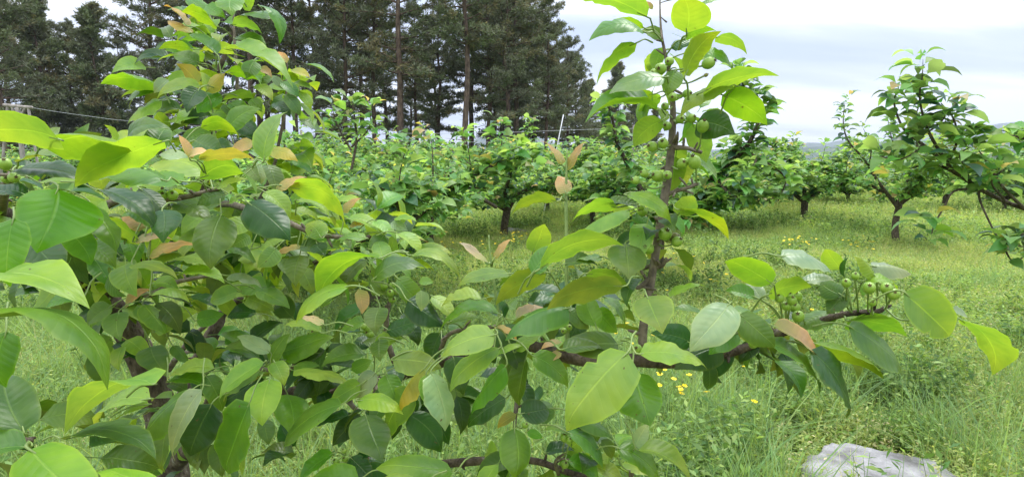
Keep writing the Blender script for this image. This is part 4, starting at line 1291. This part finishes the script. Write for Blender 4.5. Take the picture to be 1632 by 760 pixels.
# tree at the right whose trunk stands outside the photo
gR = np.random.default_rng(31)
bR = G(1850, 640); bR[2] = 0
rootR = thing('pear_tree', 'pear tree at the right edge, its slanting limbs reaching in', 'tree', bR)
tR = bR + np.array([0, 0, .75])
dR = float(proj(tR)[2])
woodR = [('trunk', [bR - [0, 0, .08], bR, bR + [.02, 0, .4], tR], [.09, .075, .065, .06])]
nodesR = []
for pts, rr in (
        ([None, (1740, 350, dR), (1632, 332, 3.7), (1560, 300, 3.6), (1510, 262, 3.5), (1470, 230, 3.5), (1440, 205, 3.5), (1425, 165, 3.5), (1432, 140, 3.5)], [.036, .026, .014, .013, .011, .009, .007, .005, .003]),
        ([(1510, 262, 3.5), (1480, 210, 3.45), (1466, 160, 3.45), (1470, 120, 3.4), (1471, 95, 3.4)], [.010, .008, .005, .003, .001]),
        ([(1640, 333, 3.7), (1680, 290, 3.6), (1650, 230, 3.5), (1600, 215, 3.4), (1550, 205, 3.4)], [.02, .016, .010, .007, .003]),
        ([(1560, 300, 3.6), (1520, 305, 3.5), (1505, 330, 3.5), (1490, 355, 3.5), (1485, 372, 3.5)], [.008, .006, .005, .004, .003]),
        ([(1560, 300, 3.6), (1562, 320, 3.6), (1580, 360, 3.55), (1600, 395, 3.5), (1615, 416, 3.5), (1640, 404, 3.5)], [.008, .006, .005, .005, .004, .004]),
        ([(1632, 332, 3.7), (1600, 300, 3.5), (1575, 262, 3.5), (1560, 240, 3.5)], [.010, .008, .006, .003]),
        ([(1510, 262, 3.5), (1525, 225, 3.45), (1520, 190, 3.4), (1500, 165, 3.4)], [.008, .006, .005, .003]),
        ([(1470, 230, 3.5), (1455, 245, 3.45), (1430, 255, 3.4), (1405, 250, 3.4)], [.006, .005, .004, .003]),
        ([(1480, 210, 3.45), (1500, 195, 3.4), (1510, 175, 3.4)], [.006, .004, .003]),
        ([(1550, 295, 3.6), (1530, 250, 3.4), (1545, 235, 3.35)], [.007, .005, .003]),
        ([(1600, 318, 3.6), (1580, 290, 3.4), (1600, 270, 3.3)], [.007, .005, .003]),
        ([(1640, 333, 3.7), (1635, 370, 3.5), (1600, 385, 3.4), (1640, 395, 3.4)], [.007, .006, .005, .003]),
        ([(1530, 280, 3.55), (1490, 262, 3.6), (1450, 268, 3.7), (1425, 275, 3.7)], [.010, .008, .006, .003])):
    w = [tR - [0, 0, .05] if q is None else np.array(P(*q)) for q in pts]
    woodR.append(('limb', w, rr))
    k = 3 if pts[0] is None else 1
    if rr[0] == .008 and pts[1] == (1562, 320, 3.6):
        add_nodes(gR, nodesR, w[-2:], .12)
        continue
    if pts[1] == (1520, 305, 3.5):
        add_nodes(gR, nodesR, w[-2:], .06); continue
    add_nodes(gR, nodesR, w[k:], .06, True)
finish_tree(rootR, woodR, nodesR, gR, 6, 1.15, 300)

T_I = orchard_tree('bushy pear tree filling the gap behind the left foreground leaves', 470, 470, 1.75, 1.4, .05, .5, 27, 6, 1.2, 300, 5)
T_J = orchard_tree('pear tree left of the forked trunk with drooping dark outer leaves', 690, 405, 1.75, 1.6, .06, .5, 28, 6, 1.2, 300, 5)
T_K = orchard_tree('pear tree between the forked trunk and the upright fruiting shoot', 945, 372, 1.9, 1.8, .06, .5, 29, 6, 1.2, 300, 5)
# farther rows: five kinds of tree, copied
protos_t = []
for k in range(5):
    g = np.random.default_rng(60 + k)
    root = thing('pear_tree', 'pear tree in the farther rows of the orchard', 'tree', (0, 0, 0), 'pear trees in the farther rows')
    wood, nodes = auto_limbs(g, np.zeros(3), 2.0, 1.6, .065, .55, 5 + k % 2)
    finish_tree(root, wood, nodes, g, 5, 1.5, 0, low=True)
    protos_t.append(root)


def copy_thing(src, loc, rz, s, label=None, group=None):
    r = src.copy(); COL.objects.link(r)
    r.location = [float(q) for q in loc]; r.rotation_euler = (0, 0, rz); r.scale = (s, s, s)
    if label: r['label'] = label
    if group is not None: r['group'] = group
    for ch in src.children:
        c = ch.copy(); COL.objects.link(c); c.parent = r
    return r


far = [(1235, 338, 1.0, 'pear tree with a thin trunk just left of and behind the low-forked one'), (1350, 333, .95, 'pear tree with a thin trunk midway between the forked and the straight trunks'),
       (1296, 329, .95, 'small pear tree seen through the limbs of the low-forked tree'), (1115, 379, 1.05, 'pear tree with a short bare trunk right of the upright fruiting shoot'),
       (1505, 345, 1.0, 'pear tree behind the branches at the right, next to the straight trunk'), (1600, 352, 1.0, 'pear tree low behind the right-edge branches'),
       (870, 352, 1.05, 'pear tree behind the pink-tipped shoot in the middle'),
       (560, 372, 1.05, 'pear tree behind the wide one at centre left'), (1010, 352, .95, 'pear tree just left of the upright fruiting shoot')]
used = [proj(np.array(t.location)) for t in ()]
taken = [np.array(t.location)[:2] for t in (T_A, T_B, T_F, T_G, T_H, T_I, T_J, T_K)] + [bR[:2], NO[:2]]
first = set()
k = 0


def put(x, y, s, label=None, lone=False):
    global k
    z = float(gz(x, y))
    i = k % 5
    src = protos_t[i]
    if i not in first:
        first.add(i)
        src.location = (x, y, z); src.rotation_euler = (0, 0, random.uniform(0, 6.28)); src.scale = (s, s, s)
        r = src
    else:
        r = copy_thing(src, (x, y, z), random.uniform(0, 6.28), s)
    r.scale = (s * random.uniform(.85, 1.15), s * random.uniform(.85, 1.15), s * random.uniform(.82, 1.22))
    qx = proj([x, y, 1.2])[0]
    wh = ('hidden behind the leaves at the left' if qx < 430 else 'left of the forked trunk' if qx < 780 else 'between the forked trunk and the upright fruiting shoot' if qx < 1040 else
          'right of the upright fruiting shoot' if qx < 1290 else 'behind the straight bare trunk' if qx < 1460 else 'behind the right-edge branches')
    row = 'in the next rows back' if y < 24 else 'in the farthest rows'
    r['label'] = 'pear tree ' + row + ', ' + wh
    r['group'] = 'pear trees ' + row + ', ' + wh
    if label:
        r['label'] = label
        if 'group' in r: del r['group']
    taken.append(np.array([x, y]))
    k += 1


for px_, py_, s, lab in far:
    b = G(px_, py_)
    put(b[0], b[1], s, lab)
# regular rows behind
for row in range(8):
    yy_ = 14.5 + row * 4.2
    for c in range(-9, 12):
        xx_ = c * 4.3 + (row % 2) * 1.6 + random.uniform(-.5, .5)
        y_ = yy_ + random.uniform(-.5, .5)
        if abs(xx_) > .98 * y_ + 3: continue
        if min(np.hypot(xx_ - t[0], y_ - t[1]) for t in taken) < 3.0: continue
        ax_ = xx_ / y_
        if ax_ > .42 and random.random() < .35 : continue
        if row > 4 and ax_ > .45: continue
        put(xx_, y_, random.uniform(.85, 1.1) * (.86 if ax_ > .35 else 1))

# ---------------------------------------------------------------- pines
NEEDLE = [plant_mat('pine_needles', (.14, .175, .085), .12, .35, .7), plant_mat('pine_needles_brown', (.20, .18, .085), .12, .3, .7), plant_mat('pine_needles_grey', (.16, .18, .11), .12, .3, .7)]
PBARK = noise_mat('pine_bark', (.045, .032, .024), (.16, .115, .082), 9, .95, .8, .03, c3=(.22, .17, .13), stretch=(1, 1, .35))


def pine(seed, h, crown0, width, tr, density=1.0, brown=.15):
    g = np.random.default_rng(seed)
    wood = MB(); br = MB()
    n = 9
    pts = [np.array([0, 0, -.3])]
    for s in range(1, n + 1):
        pts.append(np.array([pts[-1][0] + g.normal() * .06, pts[-1][1] + g.normal() * .06, h * s / n]))
    rr = tr * (1 - np.linspace(0, 1, n + 1) ** 1.3 * .9)
    pl = wood.tube(pts, rr, 10, 0, 3, rough=.06)
    tufts = []
    z = h * crown0
    while z < h * .985:
        t = (z / h - crown0) / (1 - crown0)
        nb = g.integers(3, 6)
        for b in range(nb):
            a = g.random() * 6.28
            ln = width * (.35 + .65 * math.sin(math.pi * min(1, (t * .80 + .22)))) * g.uniform(.55, 1.15) * (1 - (.2 if h > 10 else .45) * t)
            if g.random() < .12 * (1 - t): ln *= .4
            el = g.uniform(-.10, .35) + .5 * t
            k = np.searchsorted(pl[:, 2], z); k = min(k, len(pl) - 1)
            st = pl[k].copy(); q = st.copy(); sp = [q.copy()]
            ns = 5
            for s in range(ns):
                q = q + np.array([math.cos(a) * math.cos(el), math.sin(a) * math.cos(el), math.sin(el)]) * ln / ns
                a += g.normal() * .14; el += g.normal() * .12 + .03
                sp.append(q.copy())
            br.tube(sp, np.linspace(.045 * (1 - .6 * t) + .01, .008, ns + 1), 4, 0, 1, smooth=False)
            for s in range(1, ns + 1):
                m = 2 + int(2.2 * ln / width * density)
                for _ in range(m if s > 1 else 1):
                    b2 = a + g.choice([-1, 1]) * g.uniform(.3, 1.4)
                    l2 = g.uniform(.25, .75) * (1.15 - s / ns * .5) * min(1, ln * .6)
                    e2 = g.uniform(-.15, .45)
                    en = sp[s] + np.array([math.cos(b2) * math.cos(e2), math.sin(b2) * math.cos(e2), math.sin(e2)]) * l2
                    br.tube([sp[s], en], [.009, .005], 3, 0, 1, smooth=False)
                    for u in np.arange(.35, 1.01, .22):
                        tufts.append((sp[s] + (en - sp[s]) * u + g.normal(size=3) * .04, nrm(en - sp[s] + [0, 0, .25 * l2])))
                tufts.append((sp[s], nrm(sp[s] - sp[s - 1] + [0, 0, .1])))
        z += h * g.uniform(.026, .052)
    # dead stubs under the crown
    for s in range(12):
        zz = g.uniform(.12, crown0) * h
        k = np.searchsorted(pl[:, 2], zz); a = g.random() * 6.28; ln = g.uniform(.3, 1.3)
        br.tube([pl[k], pl[k] + [math.cos(a) * ln, math.sin(a) * ln, g.uniform(-.1, .35) * ln]], [.018, .004], 3, 0, 1, smooth=False)
    # needle sprays: thin blades fanning out of each tuft
    P0 = np.array([q[0] for q in tufts]); AX = np.array([q[1] for q in tufts])
    nb = 8
    M = len(P0)
    dv = AX[:, None, :] * .8 + g.normal(size=(M, nb, 3)) * .65
    dv /= np.linalg.norm(dv, axis=2)[..., None]
    ln = g.uniform(.15, .30, (M, nb, 1))
    sd = np.cross(dv, g.normal(size=(M, nb, 3))); sd /= np.linalg.norm(sd, axis=2)[..., None]
    wd = g.uniform(.016, .032, (M, nb, 1))
    b0 = P0[:, None, :] + g.normal(size=(M, nb, 3)) * .05
    V = np.stack([b0 - sd * wd * .4, b0 + dv * ln * .5 - sd * wd, b0 + dv * ln, b0 + dv * ln * .5 + sd * wd], 2).reshape(-1, 3)
    F = np.arange(len(V)).reshape(-1, 4)
    zone = vnoise(P0[:, 0] * .8 + 20, P0[:, 1] * .8 + P0[:, 2] * .9, seed)
    mi = np.where(zone > 1 - brown - .25, np.where(g.random(M) < .6, 1, 2), np.where(zone < .35, 2, 0))
    return wood.mesh('trunk', [PBARK]), br.mesh('branches', [PBARK]), np_mesh('crown', V, F, None, NEEDLE, np.repeat(mi, nb), smooth=False), M


PINES = [pine(101, 15.5, .34, 2.9, .19), pine(102, 14.0, .26, 3.0, .17, 1.1, .2), pine(103, 16.5, .42, 2.6, .17, .9, .1), pine(104, 13.0, .18, 3.1, .16, 1.1, .25), pine(105, 9.5, .16, 1.5, .10, .8, .1)]
print('pine tufts', [q[3] for q in PINES])
pine_src = [None] * 5


def put_pine(px_, d, kind, s, label=None, group='pines of the wood behind the orchard', rz=None):
    p = P(px_, 255, d)
    rz = random.uniform(0, 6.28) if rz is None else rz
    if pine_src[kind] is None:
        t = thing('pine_tree', 'x', 'tree', (p[0], p[1], 0), None, rz)
        o = link('trunk', PINES[kind][0], t); o2 = link('branches', PINES[kind][1], t, kind='stuff'); o3 = link('crown', PINES[kind][2], t)
        pine_src[kind] = t
    else:
        t = copy_thing(pine_src[kind], (p[0], p[1], 0), rz, 1)
    t.scale = (s, s, s * random.uniform(.96, 1.04))
    t['label'] = label or 'tall dark pine among others in the wood behind the orchard'
    if label:
        if 'group' in t: del t['group']
    else:
        wh = ('to the left of the left sky gap' if px_ < 240 else 'behind the tall leafy shoot at the left' if px_ < 400 else 'directly right of the tall leafy shoot' if px_ < 500 else
              'left of the slender leaning pale trunk' if px_ < 640 else 'between the pale leaning trunk and the reddish one' if px_ < 737 else
              'right of the reddish bare trunk' if px_ < 830 else 'at the sloping right end of the wood')
        row = 'tall dark pine in the front row' if d < 40 else 'dark pine farther back in the wood'
        t['label'] = row + ', ' + wh
        t['group'] = 'pines ' + wh + (', front' if d < 40 else ', back')


# pines one can point at: column, distance, kind, size
put_pine(737, 33, 2, 1.06, 'tall pine with the most visible reddish bare trunk, in the middle of the wood', rz=1.0)
put_pine(641, 34, 0, 1.12, 'slender pine with a slightly leaning pale trunk against the bright gap')
put_pine(775, 38, 2, .98, 'pine with a grey bare trunk just right of the reddish-trunked one')
put_pine(868, 38, 1, .78, 'pine at the right end of the dense wood, its crown sloping down')
put_pine(905, 42, 3, .70, 'lower bushy pine closing the right end of the wood')
put_pine(940, 60, 4, 1.0, 'thin far pine with a narrow pointed top left of the upright shoot')
put_pine(985, 62, 4, 1.15, 'thin far pine standing behind the top of the upright shoot')
put_pine(1012, 66, 4, .9, 'small far pine just right of the upright shoot top')
put_pine(88, 34, 4, 1.12, 'spiky young pine with a thin bare leader, before the left sky gap')
put_pine(172, 32, 4, 1.02, 'spiky young pine with two thin leaders in the left sky gap')
put_pine(15, 29, 3, .84, 'broad dark pine in the upper left corner of the view')
put_pine(60, 36, 3, .84)
put_pine(120, 36, 3, .70, 'lower broad pine with brownish needles at the left')
put_pine(200, 38, 3, .66, 'lower broad pine beside the left sky gap')
put_pine(-60, 30, 1, .9)
put_pine(-150, 34, 0, .95)
for px_, d, kd, s in ((262, 35, 1, .98), (300, 40, 0, 1.05), (345, 37, 3, 1.1), (400, 34, 2, 1.1), (432, 42, 0, 1.05), (470, 36, 1, 1.05), (505, 41, 2, 1.0), (552, 36, 3, 1.05), (580, 44, 0, 1.05),
                      (598, 37, 2, .95), (618, 48, 1, .98), (668, 46, 2, .82), (700, 42, 1, .90), (695, 50, 0, .86), (752, 43, 0, 1.05), (800, 42, 3, 1.12), (790, 49, 1, 1.1), (822, 37, 0, .93),
                      (845, 46, 1, 1.0), (850, 41, 3, .84), (885, 47, 1, .82), (450, 50, 2, 1.15), (918, 50, 3, .72), (540, 52, 1, 1.1), (655, 54, 3, .9), (830, 53, 2, 1.0), 
                       (965, 70, 4, 1.0), (1040, 72, 4, .8), (140, 44, 3, .8), (20, 42, 1, .9), (240, 50, 3, .75), (812, 35, 1, .93), (420, 38, 0, 1.1)):
    put_pine(px_, d, kd, s)
# brush at the foot of the wood
BRUSH = []
for k_ in range(3):
    g = np.random.default_rng(200 + k_)
    M = 900
    c_ = g.normal(size=(M, 3)) * [.7, .6, .32] + [0, 0, .75]
    c_[:, 2] = np.abs(c_[:, 2])
    dv = g.normal(size=(M, 3)); dv /= np.linalg.norm(dv, axis=1)[:, None]
    sd = np.cross(dv, g.normal(size=(M, 3))); sd /= np.linalg.norm(sd, axis=1)[:, None]
    V = np.stack([c_, c_ + dv * .06 + sd * .035, c_ + dv * .13, c_ + dv * .06 - sd * .035], 1).reshape(-1, 3)
    st = MB()
    for s in range(9):
        e_ = c_[s * 7]
        st.tube([[e_[0] * .15, e_[1] * .15, -.05], e_ * [.6, .6, .6], e_], [.02, .012, .005], 4, 0, 2)
    BRUSH.append((st.mesh('stems', [BARK]), np_mesh('foliage', V, np.arange(len(V)).reshape(-1, 4), None, [PM_DARK, PM_MID], (g.random(M) < .25).astype(int))))
for k_, px_ in enumerate(list(range(-60, 1100, 26)) + [700, 765, 1010, 980]):
    d = 31 + random.uniform(0, 14) + (12 if px_ > 900 else 0)
    p = P(px_, 255, d)
    wh = 'left of the tall leafy shoot' if px_ < 330 else 'left of the leaning pale trunk' if px_ < 640 else 'around the reddish bare trunk' if px_ < 830 else 'at its right end'
    t = thing('shrub', 'dark green shrub at the foot of the pine wood, ' + wh, 'shrub', (p[0], p[1], 0), 'shrubs at the foot of the wood, ' + wh, random.uniform(0, 6.28))
    s = random.uniform(1.0, 1.9); t.scale = (s * 1.3, s * 1.3, s)
    a_, b_ = BRUSH[k_ % 3]
    link('stems', a_, t); link('foliage', b_, t, kind='stuff')

# ---------------------------------------------------------------- posts, wires, white rod
WOODM = noise_mat('weathered_wood', (.16, .14, .115), (.34, .31, .27), 14, .9, .5, .004, stretch=(1, 1, .2))
WHITE = noise_mat('white_rod_paint', (.66, .66, .66), (.80, .80, .80), 20, .5, .05, .001, spec=.4)
WIRE = noise_mat('wire', (.28, .29, .28), (.40, .41, .40), 30, .5, .0, .001, spec=.5)
t = thing('wooden_trestle', 'weathered wooden post frame with a crossbar and slanting braces at the far left', 'post frame', P(28, 250, 15) * [1, 1, 0])
o3 = np.array(t.location)
A1, A2 = P(12, 168, 15) - o3, P(45, 172, 15) - o3
post = P(28, 172, 15) - o3
for nm_, a_, b_, r_ in (('post', [post[0], post[1], -.1], post, .06), ('crossbar', A1 - [.1, 0, 0], A2 + [.1, 0, 0], .045)):
    mb = MB(); mb.tube([a_, (np.array(a_) + b_) / 2, b_], [r_, r_ * .95, r_ * .9], 8, 0, 2, rough=.08); link(nm_, mb.mesh(nm_, [WOODM]), t)
for a_, b_ in ((A1, np.array([A1[0] - .25, 0, .9])), (A2, np.array([A2[0] + .25, 0, .9])), (A1 * [.6, 1, 1], P(26, 190, 15) - o3), (A2 * [.7, 1, 1], P(30, 192, 15) - o3)):
    mb = MB(); mb.tube([a_, (a_ + b_) / 2, b_], [.032, .03, .03], 6, 0, 2, rough=.08); link('brace', mb.mesh('brace', [WOODM]), t)


def wire(label, pts, rad, post_d=None):
    w = [P(*q) for q in pts]
    mb = MB(); mb.tube(w, [rad] * len(w), 5, 0, 8)
    o = link('wire', mb.mesh('wire', [WIRE]), label=label, category='wire')


wire('thin pale wire running from the left wooden frame to the middle of the orchard', [(44, 171, 15), (130, 184, 16.5), (240, 196, 18), (480, 212, 22)], .006)
wire('upper thin wire crossing in front of the pine trunks', [(480, 212, 22), (640, 213, 23), (800, 211.5, 24), (925, 207, 25), (1010, 205, 25.5)], .008)
wire('lower thin wire stretched just above the orchard crowns', [(480, 222, 22), (640, 225, 23), (800, 227, 24), (1010, 226, 25.5)], .007)
for px_, py_, d, lab in ((480, 208, 22, 'grey orchard post among the crowns where the wires change direction'), (1010, 200, 25.5, 'grey orchard post holding the right end of the wires')):
    b = P(px_, py_, d)
    mb = MB(); mb.tube([[b[0], b[1], -.1], [b[0], b[1], b[2] * .5], b], [.05, .048, .045], 8, 0, 2)
    link('post', mb.mesh('post', [WOODM]), label=lab, category='post')
a_, b_ = P(864, 330, 14.5), P(898, 183, 14)
a_ = np.array([a_[0], a_[1], 0.0])
mb = MB(); mb.tube([a_, (a_ + b_) / 2, b_], [.014, .013, .012], 8, 0, 2)
link('rod', mb.mesh('rod', [WHITE]), label='thin white rod leaning among the pear trees in front of the wood', category='rod')

# ---------------------------------------------------------------- air
HAZE = 0.00026
hz = bpy.data.materials.new('haze'); hz.use_nodes = True
ht = hz.node_tree; ht.nodes.clear()
ho = ht.nodes.new('ShaderNodeOutputMaterial'); hv = ht.nodes.new('ShaderNodeVolumePrincipled')
hv.inputs['Color'].default_value = (.74, .82, .97, 1)
hv.inputs['Density'].default_value = HAZE
hv.inputs['Anisotropy'].default_value = .0
ht.links.new(hv.outputs[0], ho.inputs['Volume'])
mb = MB()
x0, x1, y0, y1, z0, z1 = -4200, 4200, -700, 4700, -3, 420
mb.add([(x0, y0, z0), (x1, y0, z0), (x1, y1, z0), (x0, y1, z0), (x0, y0, z1), (x1, y0, z1), (x1, y1, z1), (x0, y1, z1)],
       [[0, 3, 2, 1], [4, 5, 6, 7], [0, 1, 5, 4], [1, 2, 6, 5], [2, 3, 7, 6], [3, 0, 4, 7]])
link('haze', mb.mesh('haze', [hz], smooth=False), kind='stuff')
# ---------------------------------------------------------------- the near tree's smaller inner leaves, as one part
gf = np.random.default_rng(77)
FS = {}
for k in 'DGMLYVO':
    for s in range(3):
        g_ = random.Random(s * 5 + ord(k))
        v, f, uv = leaf_geo([.028, 0, 0], [.118, 0, -.010], np.array([0, 0, 1.0]), .09 * g_.uniform(.54, .64), g_.uniform(.06, .16), g_.uniform(.15, .45), .06, g_.uniform(-.06, .06), .05, 7, 4, g_)
        pv = np.array([[0, -.001, 0], [0, .001, 0], [.033, .001, .002], [.033, -.001, .002]])
        FS[(k, s)] = (np.vstack([v, pv]), np.vstack([f, [[len(v), len(v) + 1, len(v) + 2, len(v) + 3]]]), np.vstack([uv, np.tile([[.5, .2]], (4, 1))]))
fill = []  # deep ones lean to dark kinds: shade between leaves put into their colour
def sprinkle(cx, cy, rx, ry, d0, d1, n, kinds, size=(.7, 1.1)):
    for _ in range(n):
        a = gf.random() * 6.28; r = math.sqrt(gf.random())
        d = gf.uniform(d0, d1)
        p = P(cx + rx * r * math.cos(a), cy + ry * r * math.sin(a), d)
        if p[2] < .15: continue
        # grow towards the nearest wood's outside
        A, dist = nearest_wood(p, np.array([0, 0, 0.]))
        out_ = nrm((p - A) + gf.normal(size=3) * .5 * max(dist, .03) + [0, 0, -.02])
        if dist > .16: p = A + (p - A) / dist * gf.uniform(.03, .16)
        out_ = nrm(out_ * [1, 1, .6])
        nn = nrm(np.array([0, -.25, 1.0]) + gf.normal(size=3) * .4)
        fill.append((p, frame(out_, nn), gf.uniform(*size), kinds[gf.integers(0, len(kinds))], int(gf.integers(0, 3))))
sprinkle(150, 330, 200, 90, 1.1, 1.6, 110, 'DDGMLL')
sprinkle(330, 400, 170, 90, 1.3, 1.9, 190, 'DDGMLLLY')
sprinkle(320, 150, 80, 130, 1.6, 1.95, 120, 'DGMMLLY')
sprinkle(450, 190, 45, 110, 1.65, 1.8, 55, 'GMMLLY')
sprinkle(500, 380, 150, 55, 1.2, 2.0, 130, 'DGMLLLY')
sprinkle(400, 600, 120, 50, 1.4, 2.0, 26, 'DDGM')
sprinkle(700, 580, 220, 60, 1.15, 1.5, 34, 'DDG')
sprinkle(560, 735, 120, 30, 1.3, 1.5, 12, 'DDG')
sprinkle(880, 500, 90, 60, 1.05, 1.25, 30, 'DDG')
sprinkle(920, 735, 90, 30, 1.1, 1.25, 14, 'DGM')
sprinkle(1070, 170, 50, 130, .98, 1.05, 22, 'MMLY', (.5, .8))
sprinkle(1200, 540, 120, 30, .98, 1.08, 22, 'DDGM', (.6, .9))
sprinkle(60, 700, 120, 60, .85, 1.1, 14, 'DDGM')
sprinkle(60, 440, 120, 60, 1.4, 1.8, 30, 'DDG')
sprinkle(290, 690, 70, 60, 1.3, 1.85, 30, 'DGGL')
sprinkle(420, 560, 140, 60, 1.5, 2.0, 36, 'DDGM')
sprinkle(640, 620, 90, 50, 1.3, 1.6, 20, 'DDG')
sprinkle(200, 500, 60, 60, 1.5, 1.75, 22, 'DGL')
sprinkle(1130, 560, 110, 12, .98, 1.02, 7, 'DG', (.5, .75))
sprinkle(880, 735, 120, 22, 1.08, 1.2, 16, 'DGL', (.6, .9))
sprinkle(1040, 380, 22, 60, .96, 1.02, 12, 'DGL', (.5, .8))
kinds = sorted({q[3] for q in fill} | {q[5] for q in rest})
vs = []; fs = []; uvs = []; mi = []; n_ = 0
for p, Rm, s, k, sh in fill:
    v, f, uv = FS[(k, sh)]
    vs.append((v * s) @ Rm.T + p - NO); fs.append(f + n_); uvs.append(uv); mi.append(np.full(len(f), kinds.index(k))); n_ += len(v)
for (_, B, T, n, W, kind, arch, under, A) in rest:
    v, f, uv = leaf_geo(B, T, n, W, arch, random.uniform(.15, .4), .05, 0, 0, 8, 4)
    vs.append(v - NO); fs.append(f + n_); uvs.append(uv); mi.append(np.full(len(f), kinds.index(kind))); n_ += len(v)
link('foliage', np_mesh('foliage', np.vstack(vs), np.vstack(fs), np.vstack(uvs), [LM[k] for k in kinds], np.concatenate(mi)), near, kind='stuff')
